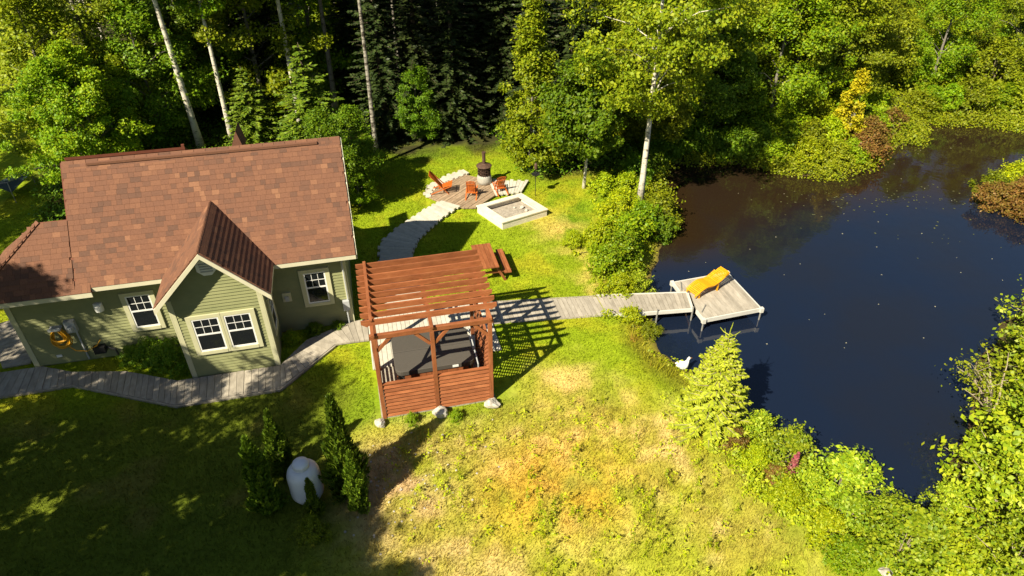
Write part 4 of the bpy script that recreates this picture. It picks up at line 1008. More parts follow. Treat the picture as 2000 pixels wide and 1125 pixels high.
# prototypes
BIRCH = [decid(13, 4.2, 3.0, 150, 190, P_EGG, .62, 'leaf_birch', 'birchbark', .135, .13, .085, limbs=34, shell=.1),
         decid(12, 4.0, 2.3, 115, 220, P_EGG, .60, 'leaf_birch', 'birchbark', .14, .13, .085, limbs=24)]
ASPEN = [decid(14, 7.5, 2.3, 105, 160, P_EGG, .62, 'leaf_bright', 'birchbark', .17, limbs=24),
         decid(14, 7.4, 2.2, 100, 190, P_EGG, .6, 'leaf_deep', 'greybark', .17, limbs=20)]
BUSHY = [decid(7.5, .7, 2.6, 125, 230, P_EGG, .65, 'leaf_bright', 'greybark', .13, .125, .085, limbs=24),
         decid(8.5, .8, 2.6, 125, 230, P_EGG, .65, 'leaf_birch', 'greybark', .14, .125, .085, limbs=24),
         decid(7.0, .6, 2.3, 125, 230, P_EGG, .62, 'leaf_deep', 'greybark', .12, .125, .085, limbs=24),
         decid(6.5, .5, 2.3, 130, 220, P_ROUND, .6, 'leaf_olive', 'greybark', .11, .125, .085, limbs=24)]
MAPLE = decid(5.9, 1.9, 1.9, 130, 190, P_EGG, .5, 'leaf_deep', 'birchbark', .075, .13, .10, limbs=24, shell=.3)
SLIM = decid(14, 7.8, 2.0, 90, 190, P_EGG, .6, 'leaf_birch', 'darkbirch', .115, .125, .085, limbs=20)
YARDB = [decid(12.6, 4.2, 2.5, 86, 170, P_EGG, .68, 'leaf_birch', 'birchbark', .15, .15, .10, limbs=20, shell=.2), decid(11.6, 3.8, 2.3, 76, 170, P_EGG, .62, 'leaf_birch', 'birchbark', .14, .15, .10, limbs=20, shell=.2)]
COLUM = decid(7.5, .5, 1.45, 150, 190, P_COL, .42, 'leaf_birch', 'greybark', .10, .12, .08, limbs=30, shell=.3)
FIR = [conifer(6.0, 2.5, 'needle_fir', 'brownbark', .11, dz=.36, nb=8, tw=.36, wt=.11, dens=.11), conifer(8.5, 2.1, 'needle_fir', 'brownbark', .14, dz=.36)]
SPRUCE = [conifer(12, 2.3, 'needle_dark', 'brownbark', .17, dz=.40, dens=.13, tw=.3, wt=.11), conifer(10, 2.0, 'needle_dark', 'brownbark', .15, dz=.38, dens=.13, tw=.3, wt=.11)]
YOUNG = conifer(3.2, 1.02, 'needle_young', 'palebranch', .05, dz=.125, nb=11, droop=.02, z0=.12, dens=.05, tw=.22, wt=.055, prof=lambda t: (1 - t) ** .72)
CEDAR = [cedar(2.6, .42, 5200), cedar(3.2, .48, 6500)]
SHR = {k: shrub(1.5, 1.0, 60, 90, mt) for k, mt in (('bright', 'leaf_bright'), ('yellow', 'leaf_yellow'), ('olive', 'leaf_olive'), ('rust', 'leaf_rust'), ('deep', 'leaf_deep'))}
TALLSHR = {k: shrub(3.2, 1.7, 110, 110, mt, .42, .13, .085, 14, 'palebranch') for k, mt in (('olive', 'leaf_olive'), ('bright', 'leaf_bright'), ('yellow', 'leaf_yellow'))}
GOLD = decid(3.6, .5, .75, 45, 100, P_COL, .32, 'leaf_gold', 'greybark', .05, .11, .08, limbs=12)
ALDER = [shrub(2.2, 1.35, 85, 62, 'leaf_alder', .36, .125, .078, 22, 'palebranch', shell=.2, shoots=26), shrub(1.7, 1.1, 60, 62, 'leaf_alder', .33, .12, .075, 16, 'palebranch', shell=.2, shoots=22)]

# --- single trees that can be told apart
place(BIRCH[0], 'birch_tree', 'tall white birch with leafy crown on the pond bank, largest white trunk', 'tree', 11.06, 23.35, 1.0, 1.2, lean=(radians(-1), radians(1.5)))
place(MAPLE, 'young_birch', 'small bright green tree on a thin white trunk at the lawn edge', 'tree', 9.30, 25.45, 1.0, 0.4)
place(COLUM, 'pointed_tree', 'pointed narrow green tree beside the lawn right of the fire stove', 'tree', 7.45, 27.7, 1.0, 2.0)
place(ASPEN[0], 'birch_tree', 'thick leaning white trunk rising behind the cabin ridge, leftmost of the bare trunks', 'tree', -7.42, 33.1, 1.05, 1.0, lean=(0, radians(-2)))
place(ASPEN[0], 'birch_tree', 'thinner white trunk just right of the thick leaning one behind the ridge', 'tree', -6.05, 33.6, .85, 3.1, lean=(0, radians(-1)))
place(ASPEN[0], 'birch_tree', 'white birch trunk standing behind the bright fir', 'tree', -2.8, 34.6, .95, 5.0)
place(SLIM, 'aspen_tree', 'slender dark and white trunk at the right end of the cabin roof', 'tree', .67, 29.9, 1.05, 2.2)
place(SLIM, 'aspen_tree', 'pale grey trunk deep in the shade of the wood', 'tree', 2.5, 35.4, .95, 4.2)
place(ASPEN[1], 'aspen_tree', 'dark grey trunk between the bright fir and the slender trunk', 'tree', -1.0, 36.0, .95, 1.2)
place(FIR[0], 'fir_tree', 'bright green fir right behind the cabin ridge', 'tree', -1.95, 30.2, .95, 0.3)
place(FIR[0], 'fir_tree', 'shaded fir between the two white trunks behind the ridge', 'tree', -4.6, 31.5, .75, 1.3)
for i, (x, y, s) in enumerate(((-11.6, 30.2, .75), (-12.6, 32.6, .95), (-11.0, 30.9, .8), (-11.6, 35.5, 1.15), (-9.0, 34.0, 1.0))):
    place(BUSHY[(0, 1, 0, 1, 2)[i]], 'leafy_tree', ('low bushy tree touching the left rear corner of the cabin roof', 'wide bright tree at the edge of the shaded left yard', 'rounded bright tree behind the left half of the ridge', 'taller yellow green tree behind the bushy ones left of the cabin', 'dark leafed tree left of the thick leaning white trunk')[i], 'tree', x, y, s)
place(BUSHY[0], 'small_tree', 'bright leaved sapling at the right rear corner of the cabin', 'tree', -.35, 26.1, .33)
place(BUSHY[2], 'small_tree', 'shaded round small tree at the wood edge behind the fire patio', 'tree', 3.0, 32.2, .52)
place(BUSHY[2], 'leafy_tree', 'dark leafy tree close behind the right end of the cabin roof', 'tree', -1.35, 25.7, .62)
place(BUSHY[2], 'leafy_tree', 'dark leafy tree at the foot of the slender trunk', 'tree', -.35, 27.7, .52)
place(BUSHY[2], 'small_tree', 'shaded sapling left of the slender trunk at the roof end', 'tree', -.9, 28.0, .45)
place(GOLD, 'golden_sapling', 'golden yellow sapling in the bushes of the point', 'tree', 23.4, 27.2, 1.0)
for (x, y, s, p, lb) in ((-4.6, 36.2, 1.15, 1, 'yellow green tree behind the two white trunks'), (-1.6, 38.6, 1.2, 0, 'bright green tree behind the bright fir, high up'), (-7.6, 38.0, 1.2, 2, 'dark green tree behind the thick leaning trunk'), (4.6, 43.5, 1.25, 1, 'yellow green tree beyond the dark spruces, left of the fire stove'), (7.6, 42.5, 1.25, 0, 'bright green tree beyond the dark spruces, right of the fire stove'), (1.6, 42.5, 1.2, 3, 'olive green tree beyond the dark spruces at the pale grey trunk')):
    place(BUSHY[p], 'leafy_tree', lb, 'tree', x, y, s); taken_ = (x, y)
# --- dark spruces of the shaded wood
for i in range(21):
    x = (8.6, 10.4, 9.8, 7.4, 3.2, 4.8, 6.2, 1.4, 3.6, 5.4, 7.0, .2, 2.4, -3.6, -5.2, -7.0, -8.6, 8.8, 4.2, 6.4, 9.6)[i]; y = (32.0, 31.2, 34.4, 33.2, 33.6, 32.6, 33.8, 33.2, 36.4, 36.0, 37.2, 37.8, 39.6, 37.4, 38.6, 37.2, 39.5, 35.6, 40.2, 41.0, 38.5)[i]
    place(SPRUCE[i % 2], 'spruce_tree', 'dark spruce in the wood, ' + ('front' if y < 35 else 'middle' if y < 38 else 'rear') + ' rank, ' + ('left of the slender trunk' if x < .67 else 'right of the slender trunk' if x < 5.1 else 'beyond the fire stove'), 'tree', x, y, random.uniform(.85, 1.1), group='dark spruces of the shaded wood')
# --- the leafy wood, its trees alike
def free(x, y):
    d = float(sdist(np.array([x]), np.array([y]))[0])
    return d > 1.5
taken = [(11, 23.3), (9.3, 25.4), (7.4, 27.7)]
def crown_word(p):
    m_ = p[1].materials[0].name
    return {'bright_leaves': 'bright green', 'birch_leaves': 'yellow green', 'deep_leaves': 'dark green', 'olive_leaves': 'olive green', 'yellow_leaves': 'pale yellow green'}.get(m_, 'green')
ORD = ('first', 'second', 'third', 'fourth', 'fifth', 'sixth', 'seventh', 'eighth', 'ninth', 'tenth', 'eleventh', 'twelfth', 'thirteenth', 'fourteenth')
kinds = {'leafy': ('leafy_tree', 'tree in the wood right of the spruces', 'leafy trees of the wood on the right'),
         'birchy': ('birch_tree', 'tree far back behind the cabin', 'birches far back behind the cabin'),
         'shrub': ('tall_shrub', 'shrub on the slope beyond the pond', 'shrubs on the slope beyond the pond')}
def scatter(n_, box, dmin, protos, kind, smin, smax, cond=lambda x, y: True, parts=('trunk', 'crown'), cat='tree'):
    k = 0; tries = 0
    while k < n_ and tries < n_ * 60:
        tries += 1; x, y = random.uniform(box[0], box[1]), random.uniform(box[2], box[3])
        if not free(x, y) or not cond(x, y) or any((x - a) ** 2 + (y - b_) ** 2 < dmin ** 2 for a, b_ in taken): continue
        taken.append((x, y)); k += 1; nm, lb, gr = kinds[kind]
        p_ = random.choice(protos); q_ = (y - box[2]) / (box[3] - box[2]); u_ = (x - box[0]) / (box[1] - box[0])
        lb_ = crown_word(p_) + ' ' + lb + ', ' + ('front rank' if q_ < .33 else 'middle ranks' if q_ < .66 else 'rearmost ranks') + ', ' + ('towards the left' if u_ < .33 else 'towards the middle' if u_ < .66 else 'towards the right')
        place(p_, nm, lb_, cat, x, y, random.uniform(smin, smax), group=lb_, parts=parts)
scatter(34, (9.5, 24, 27.5, 42), 2.1, BUSHY, 'leafy', .8, 1.15, lambda x, y: y > 28.3 + max(0, x - 17) * .3 and x > 13)
scatter(40, (-24, 14, 41, 62), 2.7, BIRCH + BUSHY[:2] + [ASPEN[0]], 'birchy', .8, 1.1, lambda x, y: abs(x + 15.6 + (y - 30) * .28) > 3)
scatter(16, (-40, -18.5, 36, 62), 3.0, BUSHY, 'birchy', .6, .9, lambda x, y: abs(x + 15.6 + (y - 30) * .28) > 3)
scatter(26, (15, 34, 40, 66), 2.8, BUSHY + [BIRCH[1]], 'leafy', .8, 1.1)
scatter(95, (21, 60, 30, 64), 2.0, list(TALLSHR.values()) + [TALLSHR['olive']], 'shrub', .75, 1.35, lambda x, y: y > 30.2 and (x < 44 or y > 30), SH, 'shrub')
for (x, y, s, p, lb) in ((25.5, 31.2, .95, 1, 'tall yellow green tree right behind the point'), (22.4, 30.6, .9, 0, 'bright green tree at the root of the point'), (29.0, 33.4, .9, 3, 'olive tree on the slope behind the far bank, left end'), (33.0, 32.6, .8, 0, 'bright green tree on the far bank near its middle'), (37.5, 32.0, .8, 1, 'yellow green tree on the far bank at the right edge')):
    place(BUSHY[p], 'leafy_tree', lb, 'tree', x, y, s); taken.append((x, y))
# --- the point and the little island
for i, (x, y, s, k) in enumerate(((19.3, 26.6, .75, 'bright'), (20.6, 26.0, .8, 'yellow'), (21.9, 25.6, .75, 'olive'), (22.9, 25.7, .7, 'bright'), (23.7, 25.75, .95, 'rust'), (24.6, 26.9, 1.0, 'rust'), (20.2, 27.4, 1.0, 'bright'),
                                  (21.6, 27.2, 1.0, 'olive'), (22.7, 27.3, 1.0, 'yellow'), (24.6, 28.4, 1.1, 'olive'), (25.8, 28.4, .9, 'bright'), (27.0, 28.4, .8, 'rust'), (21.0, 28.8, 1.2, 'bright'), (23.0, 29.0, 1.2, 'yellow'), (25.0, 29.8, 1.2, 'bright'), (27.0, 30.0, 1.2, 'bright'), (18.4, 27.6, .9, 'deep'), (19.2, 28.8, 1.2, 'deep'))):
    lb = {'rust': 'reddish brown low bush on the tip of the point', 'bright': 'bright green low bush on the point in the pond', 'yellow': 'yellow green low bush on the point in the pond', 'olive': 'olive green low bush on the point in the pond', 'deep': 'dark green low bush where the point begins'}[k]
    place(SHR[k], 'low_bush', lb + ('' if k in ('yellow', 'olive') and False else ', ' + ('front row' if i < 6 else 'middle row' if i < 12 else 'back row') + ', ' + ('left part' if x < 21 else 'middle' if x < 23.9 else 'right part')), 'bush', x, y, s, group='bushes on the point', z=-.35, parts=SH)
for i, (x, y, s, k) in enumerate(((26.2, 20.6, .75, 'rust'), (27.2, 20.2, .85, 'rust'), (28.3, 20.4, .9, 'rust'), (26.9, 19.3, .8, 'rust'), (28.0, 19.0, .9, 'rust'), (27.2, 21.6, .7, 'olive'), (28.6, 21.9, .8, 'yellow'), (29.4, 20.6, .9, 'rust'), (29.6, 19.2, .9, 'rust'))):
    place(SHR[k], 'island_bush', {'rust': 'red brown bush on the small island, ' + ORD[i] + ' counted from the front left' if False else 'red brown bush on the small island at the right edge, ' + ('front' if y < 19.5 else 'back') + ' row, ' + ('left' if x < 27 else 'middle' if x < 28.2 else 'right'), 'olive': 'olive bush at the back of the small island', 'yellow': 'yellow green bush at the back of the small island'}[k], 'bush', x, y, s, group='rust bushes of the island' if k == 'rust' else None, z=-.55, parts=SH)
# --- far bank, right
for i in range(14):
    x = 29.8 + i * .95; place(SHR['bright' if i % 3 else 'olive'], 'bank_bush', ('bright' if i % 3 else 'olive') + ' green bush lining the far bank, ' + ORD[i] + ' from its left end', 'bush', x, 30.0 - .14 * i + random.uniform(-.3, .3), random.uniform(.8, 1.2), group='bushes lining the far bank', parts=SH)
for i in range(7):
    place(SHR['deep'], 'bank_bush', 'dark bush on the shaded inner bank behind the birch, ' + ORD[i] + ' from the birch', 'bush', 12.9 + i * .95, (26.9, 28.0, 28.6, 28.4, 28.0, 27.6, 27.5)[i], random.uniform(.8, 1.1), group='dark bushes on the inner bank', parts=SH)
# --- bank between lawn and pond
for (x, y, s, k, lb) in ((7.9, 18.9, .74, 'bright', 'green bush at the lawn side of the bank thicket'), (8.7, 19.5, .84, 'bright', 'rounded green bush in the middle of the bank thicket'), (8.3, 20.5, .78, 'yellow', 'yellow green bush behind the rounded green one on the bank'),
                         (9.5, 20.7, .86, 'bright', 'broad green bush close to the water in the bank thicket'), (9.3, 21.8, .82, 'yellow', 'yellow green bush below the white birch trunk'), (10.5, 21.7, .8, 'bright', 'bright green bush at the water edge below the birch'),
                         (11.5, 22.4, .85, 'olive', 'olive brown bush at the water edge right of the birch trunk'), (11.2, 21.5, .62, 'deep', 'dark green bush overhanging the water below the birch'), (10.1, 23.0, .7, 'yellow', 'low yellow bush left of the birch foot'),
                         (9.9, 24.7, .65, 'yellow', 'bright yellow green bush beside the thin white trunk'), (8.2, 17.95, .45, 'yellow', 'small yellow bush touching the far side of the walkway'), (10.9, 24.4, .65, 'yellow', 'yellow green bush behind the birch foot'),
                         (7.95, 16.35, .38, 'yellow', 'small yellow green bush at the near side of the walkway'), (8.45, 15.8, .34, 'olive', 'small olive bush at the near bank beside the walkway'), (11.6, 25.6, .8, 'deep', 'shaded bush behind the birch at the water'), (7.45, 21.0, .4, 'yellow', 'small yellow clump on the lawn side of the bank')):
    place(SHR[k], 'bank_shrub', lb, 'bush', x, y, s, parts=SH)
place(ALDER[1], 'alder_shrub', 'leafy shrub with large leaves at the far side of the walkway by the water', 'bush', 8.85, 18.05, .5, parts=SH)
# --- young spruce
sp = place(YOUNG, 'young_spruce', 'young pale green spruce with a bare leader on the near pond bank', 'tree', 8.2, 11.35, .98, 0.5)
mb = MB()
mb.tube([(0, 0, 2.9), (0, 0, 3.55)], [.02, .008], 6)
for k in range(9): a = k * 2.4; z = 2.95 + .06 * k; L = .38 - .02 * k; mb.tube([(0, 0, z), (L * .6 * cos(a), L * .6 * sin(a), z + .05), (L * cos(a), L * sin(a), z + .14)], [.013, .011, .005], 5)
lm = mb.mesh('leader'); lm.materials.append(M['needle_young']); o = bpy.data.objects.new('leader', lm); COL.objects.link(o); o.parent = sp
# --- near bank at the bottom right
for (x, y, s, p, lb) in ((9.55, 9.75, .62, 0, 'leafy green shrub below the young spruce at the water'), (9.35, 10.75, .6, 1, 'small leafy shrub between the spruce and the water'), (10.35, 8.55, .72, 0, 'large leafed alder shrub bulging over the near end of the pond'), (10.9, 7.5, .58, 1, 'alder shrub at the narrow end of the pond'),
                         (9.9, 7.7, .6, 1, 'alder shrub in the middle of the bottom right thicket'), (10.6, 6.7, .7, 0, 'alder shrub at the bottom edge of the picture below the pond'), (9.6, 8.7, .5, 1, 'small alder shrub beside the pink flower spike')):
    place(ALDER[p], 'alder_shrub', lb, 'bush', x, y, s, parts=SH)
for (x, y, s, k, lb) in ((8.9, 8.6, .48, 'yellow', 'yellow green weed clump left of the alders'), (9.3, 7.6, .5, 'yellow', 'yellow weed clump at the bottom left of the alders'), (8.75, 9.8, .42, 'yellow', 'yellow weed clump under the spruce'), (8.5, 10.6, .40, 'rust', 'rusty weed clump at the spruce foot'), (9.0, 9.2, .36, 'rust', 'rusty weed clump beside the flower spike'), (9.3, 6.8, .5, 'bright', 'green weed clump at the bottom picture edge')):
    place(SHR[k], 'weed_clump', lb, 'plant', x, y, s, parts=SH)
fw = thing('fireweed', 'pink red flower spike rising from the bank weeds', 'flower', (9.28, 9.12, 0))
P = np.stack([rng.normal(0, .06, 260) , rng.normal(0, .06, 260), rng.uniform(.3, 1.15, 260)], 1); P[:, :2] *= (1.3 - P[:, 2:3]) * 1.4
link('blossom', leaves_mesh('blossom', P, 'flower', .07, .045, np.array((0, 0, .5))), fw)
mb = MB().tube([(0, 0, -.1), (.02, 0, .6), (0, 0, 1.15)], [.012, .01, .004], 5).mesh('stem'); link('stem', mb, fw, M['palebranch'])
# --- right bank
for (x, y, s, p, lb) in ((13.9, 7.0, .9, 0, 'large alder shrub on the right bank nearest the pond end'), (14.6, 7.6, 1.15, 0, 'large alder shrub at the bottom right corner'), (12.75, 5.8, .72, 0, 'alder shrub at the bottom edge right of the pond end'), (15.8, 8.1, 1.05, 0, 'big alder shrub at the right picture edge'),
                         (14.2, 5.9, 1.0, 0, 'alder shrub at the very bottom right of the picture'), (17.6, 9.1, 1.05, 0, 'tall alder shrub behind the big one at the right edge'), (19.0, 10.7, 1.1, 0, 'alder shrub standing at the right bank halfway up the picture edge'), (20.9, 12.1, 1.1, 0, 'uppermost alder shrub on the right bank'), (12.95, 7.75, .5, 1, 'small alder shrub at the very tip of the pond, right side'), (16.8, 7.4, 1.3, 0, 'alder shrub outside right behind the bottom corner')):
    place(ALDER[p], 'alder_shrub', lb, 'bush', x, y, s, parts=SH)
bb = thing('bare_shrub', 'half bare pale branched shrub leaning over the right bank', 'bush', (16.1, 9.9, -.1))
mb = MB(); tips = []
for k in range(9):
    a = 2.2 + random.uniform(-1.3, 1.3); L = random.uniform(1.2, 2.1); p0 = Vector((0, 0, 0)); pts = [p0]
    for j in range(4):
        a += random.uniform(-.4, .4); p0 = p0 + Vector((cos(a) * .28, sin(a) * .28, L / 4 * (1.15 - .2 * j))); pts.append(p0)
    mb.tube(pts, [.035, .028, .02, .013, .006], 6); tips += pts[2:]
    for j in (2, 3): q = pts[j] + Vector((random.uniform(-.5, .5), random.uniform(-.5, .5), random.uniform(.1, .5))); mb.tube([pts[j], q], [.014, .005], 5); tips.append(q)
link('branch', mb.mesh('branch'), bb, M['palebranch'])
T = np.array([tuple(q) for q in tips]); P = np.repeat(T, 14, 0) + rng.normal(size=(len(T) * 14, 3)) * .16
link('foliage', leaves_mesh('foliage', P, 'leaf_olive', .09, .06, np.array((0, 0, .5))), bb)
# --- cedars round the tank
for (x, y, s, p, lb) in ((-1.42, 11.45, 1.0, 1, 'tallest sunlit cedar right of the gas tank'), (-2.22, 10.92, .5, 0, 'small cedar standing in front of the gas tank'), (-3.35, 11.35, .95, 0, 'shaded cedar left of the gas tank'), (-3.0, 12.35, .85, 0, 'dark cedar behind and left of the gas tank'), (-1.2, 10.9, .75, 0, 'lower shaded cedar at the right front of the gas tank')):
    place(CEDAR[p], 'cedar_tree', lb, 'tree', x, y, s)
place(SHR['olive'], 'low_shrub', 'low dim shrub on the grass in front of the cedars', 'bush', -2.3, 10.35, .35, parts=SH)
# --- plants along the cabin
for i, (x, y, s, k, lb) in enumerate(((-6.3, 17.3, .62, 'deep', 'shaded green plant in the corner left of the bay'), (-7.0, 17.7, .52, 'deep', 'shaded plant under the left cabin window'), (-7.6, 17.85, .34, 'deep', 'low shaded plant left of the left cabin window'), (-2.9, 17.6, .28, 'bright', 'low green plant in the corner right of the bay'), (-2.2, 17.9, .26, 'deep', 'low plant under the right cabin window'), (-6.0, 16.95, .25, 'bright', 'small green plant at the left front corner of the bay'), (-1.5, 18.0, .2, 'deep', 'small plant at the right corner of the cabin'))):
    place(SHR[k], 'garden_plant', lb, 'plant', x, y, s, parts=SH)
for (x, y, s, lb) in ((.35, 13.35, .2, 'small dark leafed plant between the left and middle stones'), (1.55, 13.2, .2, 'small dark leafed plant right of the middle stone')):
    place(SHR['bright'], 'garden_plant', lb, 'plant', x, y, s, parts=SH)
# --- trees beside the yard on the left, outside the frame, whose shade lies over it
YARD = [(-17.0, 12.6, .95, 0), (-14.2, 6.4, .98, 1), (-12.2, 2.6, 1.0, 0), (-17.5, 7.8, 1.1, 1), (-15.5, 2.0, 1.1, 0), (-19.5, 14.5, 1.0, 1), (-11.0, -1.2, 1.0, 1), (-15.0, 10.6, 1.0, 1), (-11.7, 8.7, .9, 0), (-10.2, 5.6, .9, 1), (-8.8, 2.6, .85, 1), (-24, 20, 1.1, 0), (-22.0, 24.5, 1.0, 1), (-26, 27, 1.1, 0), (-25.5, 32, 1.0, 1)]
for (x, y, s, p) in YARD:
    place(YARDB[p], 'yard_tree', 'leafy birch standing beside the left yard', 'tree', x, y, s, group='birches beside the left yard', sx=1.15)

# ================================================================== GRASS, WEEDS, WATER LITTER (stuff)
def blades(name, pts, hmin, hmax, wd, colf, lean=.5, mat='grass', var=.3):
    n_ = len(pts); x, y = pts[:, 0], pts[:, 1]; z = height(x, y)
    h = rng.uniform(hmin, hmax, n_); a = rng.random(n_) * 2 * pi; la_ = rng.random(n_) * lean * h; lb = rng.random(n_) * 2 * pi
    w_ = wd * (.6 + .8 * rng.random(n_))
    b0 = np.stack([x - np.cos(a) * w_, y - np.sin(a) * w_, z - .01], 1); b1 = np.stack([x + np.cos(a) * w_, y + np.sin(a) * w_, z - .01], 1)
    tp_ = np.stack([x + np.cos(lb) * la_, y + np.sin(lb) * la_, z + h], 1)
    V = np.stack([b0, b1, tp_], 1).reshape(-1, 3); F = np.arange(n_ * 3).reshape(-1, 3)
    c = colf(x, y) * (1 - var + 2 * var * rng.random((n_, 1))); c = np.repeat(c, 3, 0)
    o = link(name, np_mesh(name, V, F, mat, c)); o['kind'] = 'stuff'; return o
RECTS = [(-10.5, -.9, 18.1, 22.1), (-5.75, -3.2, 16.5, 18.2), (-.6, 3.4, 13.66, 18.3)]
PATHS = [np.array([(-14.2, 18.35), (-11.3, 18.2), (-9.2, 17.75), (-6.1, 16.6), (-3.2, 16.6), (-2.4, 17.6), (-.5, 18.3), (-.5, 17.05), (-1.6, 17.1), (-3.2, 15.45), (-6.05, 15.43), (-9.1, 17.0), (-14.2, 16.95)]),
         np.array([(.05, 18.3), (.05, 21.7), (.2, 22.8), (.95, 23.8), (2.3, 25.1), (2.4, 26.2), (2.7, 27.1), (4.4, 28.2), (5.3, 27.1), (7.05, 26.45), (6.5, 25.5), (5.3, 25.4), (4.35, 24.6), (3.8, 24.75), (2.7, 23.9), (1.6, 22.6), (1.35, 21.5), (1.3, 18.3)]),
         np.array([(3.4, 18.3), (10.3, 17.2), (10.1, 16.3), (3.4, 17.05)]), np.array([(4.2, 24.4), (5.0, 22.75), (7.15, 23.4), (6.4, 25.1)])]
def open_pts(n_, box, cond=None):
    x = rng.uniform(box[0], box[1], n_); y = rng.uniform(box[2], box[3], n_); k = pond_d(x, y) > .35
    for r_ in RECTS: k &= ~((x > r_[0]) & (x < r_[1]) & (y > r_[2]) & (y < r_[3]))
    for p_ in PATHS: k &= sdist(x, y, p_) > -.02
    if cond is not None: k &= cond(x, y)
    return np.stack([x[k], y[k]], 1)
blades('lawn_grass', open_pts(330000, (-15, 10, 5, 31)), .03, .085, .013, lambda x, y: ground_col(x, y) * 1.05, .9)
# taller dry meadow in front of the pergola, in tufts
tuft = open_pts(1900, (-1.2, 9, 5, 13.4), lambda x, y: sdist(x, y, np.array([(-.9, 13.0), (2.9, 13.3), (5, 13.2), (8.3, 11.4), (8.8, 5), (-1.3, 5), (-1.0, 10.5)])) < 0)
tw_ = np.repeat(tuft, 13, 0) + rng.normal(size=(len(tuft) * 13, 2)) * .09
blades('meadow_grass', tw_, .05, .20, .007, lambda x, y: lerp(ground_col(x, y), (.42, .31, .06), np.full(x.shape, .4)), 1.2, var=.45)
bt = open_pts(3000, (6.4, 14, 5, 27), lambda x, y: (pond_d(x, y) < np.where((y > 12) & (y < 16.8), .9, 1.6)))
bt = np.repeat(bt, 14, 0) + rng.normal(size=(len(bt) * 14, 2)) * .10
blades('bank_grass', bt, .10, .32, .012, lambda x, y: lerp(lerp(ground_col(x, y), (.38, .36, .02), fbm(x, y, .9, 21)), (.42, .22, .05), sstep(.55, .75, fbm(x, y, .7, 27))), 1.0)
def leafstuff(name, pts, zmax, mat, l_, w_, per=14, spread=.12):
    P2 = np.repeat(pts, per, 0) + rng.normal(size=(len(pts) * per, 2)) * spread
    z = height(P2[:, 0], P2[:, 1]); top = np.repeat(rng.uniform(.3, 1, len(pts)) * zmax, per)
    P = np.column_stack([P2, z + rng.random(len(P2)) * top + .02])
    N = unit(rng.normal(size=P.shape) * .5 + np.array((-.35, -.25, 1.0))); s = .6 + .8 * rng.random(len(P))
    V, F = leaf_quads(P, N, l_ * s, w_ * s); o = link(name, np_mesh(name, V, F, mat)); o['kind'] = 'stuff'; return o
leafstuff('bank_weeds', open_pts(5200, (6.8, 13, 5.5, 26), lambda x, y: (pond_d(x, y) < (1.3 + .9 * fbm(x, y, 1.1, 31)) * np.where((y > 12) & (y < 16.4), .25, 1))), .42, 'leaf_yellow', .085, .045)
sl_ = rng.uniform((12, 22), (46, 32), (14000, 2)); dd = pond_d(sl_[:, 0], sl_[:, 1]); dd = dd + (fbm(sl_[:, 0], sl_[:, 1], 1.5, 41) - .5) * 1.1; kk = (dd > -.25) & (dd < .9); fz = fbm(sl_[:, 0], sl_[:, 1], 2.0, 43) + rng.normal(size=len(sl_)) * .08
leafstuff('shore_leaves', sl_[kk & (fz < .5)], .75, 'leaf_olive', .10, .06, 13, .2); leafstuff('shore_leaves', sl_[kk & (fz >= .5)], .6, 'leaf_birch', .11, .07, 12, .18)
leafstuff('bank_leaves', open_pts(2300, (8.2, 17.5, 5.5, 12), lambda x, y: (pond_d(x, y) < 2.2)), .42, 'leaf_lime', .095, .06)
leafstuff('meadow_weeds', open_pts(260, (-.5, 8.5, 6, 13)), .35, 'leaf_yellow', .07, .03, 10, .05)
stk = np.concatenate([rng.uniform((2.2, 5.5), (8.5, 10.2), (42, 2)), rng.uniform((0, 9), (7, 13), (18, 2))])
hs_ = rng.uniform(.3, .85, len(stk)); P = np.repeat(np.column_stack([stk, np.zeros(len(stk))]), 26, 0); tq = rng.random(len(P)); P[:, 2] = tq * np.repeat(hs_, 26); P[:, :2] += rng.normal(size=(len(P), 2)) * .035 * (1.2 - tq[:, None])
V, F = leaf_quads(P, unit(rng.normal(size=P.shape) + np.array((0, 0, .6))), .10 * (.6 + .8 * rng.random(len(P))), .03); o = link('weed_stalks', np_mesh('weed_stalks', V, F, 'leaf_yellow')); o['kind'] = 'stuff'
ug = rng.uniform((-14, 27), (24, 46), (9000, 2)); dd = pond_d(ug[:, 0], ug[:, 1])
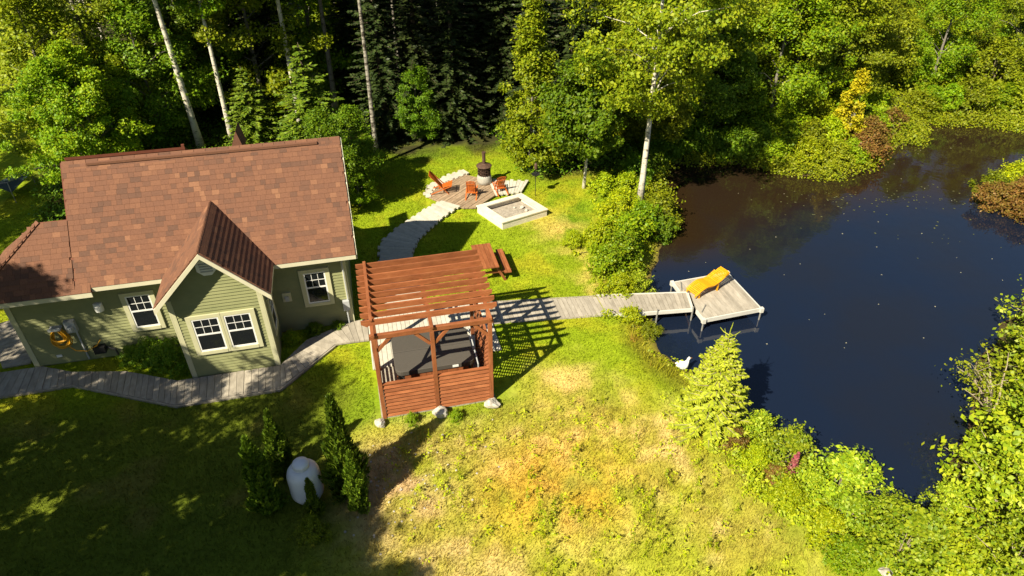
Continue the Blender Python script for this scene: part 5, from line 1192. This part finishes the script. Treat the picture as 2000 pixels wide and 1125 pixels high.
ffm = (dd > .5) & ~((ug[:, 0] > -.5) & (ug[:, 0] < 6.8) & (ug[:, 1] < 34)) & ((ug[:, 1] > 30.8) | ((ug[:, 0] > 7) & (ug[:, 1] > 27)) | ((ug[:, 0] < -2) & (ug[:, 1] > 26))) & (np.abs(ug[:, 0] + 15.6 + (ug[:, 1] - 30) * .28) > 2)
leafstuff('undergrowth', ug[ffm], .8, 'leaf_deep', .13, .08, 14, .3)
ug = rng.uniform((18, 26), (62, 66), (9000, 2)); dd = pond_d(ug[:, 0], ug[:, 1])
leafstuff('slope_undergrowth', ug[dd > .4], 1.0, 'leaf_olive', .17, .10, 14, .35)
ug = rng.uniform((14.5, 1), (40, 12.5), (4000, 2)); dd = pond_d(ug[:, 0], ug[:, 1]); leafstuff('bank_undergrowth', ug[dd > .4], .9, 'leaf_olive', .13, .08, 14, .3)
# stones and dirt crumbs
pe = open_pts(330, (-1.6, 3, 9, 13)); pe = pe[rng.random(len(pe)) < np.exp(-(((pe[:, 0] + .3) / 1.6) ** 2 + ((pe[:, 1] - 11.4) / 1.6) ** 2))]
mb = MB()
for (x, y) in pe:
    r_ = random.uniform(.010, .032); mb.lathe((x, y, 0), [(r_, -.01), (r_ * 1.1, r_ * .5), (r_ * .5, r_ * .9)], 6)
mb.build('pebbles', 'stone', kind='stuff')
# leaves and pads floating on the pond
def floating(name, pts, r0, r1, mat, zo):
    mb = MB()
    for (x, y) in pts:
        r_ = random.uniform(r0, r1); a = random.random() * 6.28; k = 6
        mb.add([(x + r_ * cos(a + j * 1.047) * (1 if j % 3 else 1.5), y + r_ * sin(a + j * 1.047) * (1 if j % 3 else 1.5), WATER + zo + .004 * (j % 2)) for j in range(k)], [tuple(range(k))])
    mb.build(name, mat, kind='stuff')
q = rng.uniform((9, 8), (34, 28), (700, 2)); q = q[pond_d(q[:, 0], q[:, 1]) < -.5]
floating('floating_leaves', q[:55], .012, .024, 'dryleaf', .006)
q = np.concatenate([rng.normal((20.5, 22.6), (2.0, .8), (110, 2)), rng.normal((24.5, 21.8), (1.2, .7), (70, 2)), rng.normal((22.5, 19.5), (2.5, 1.2), (40, 2))]); q = q[pond_d(q[:, 0], q[:, 1]) < -.4]
floating('lily_pads', q[rng.random(len(q)) < .6], .014, .038, 'lily', .008)
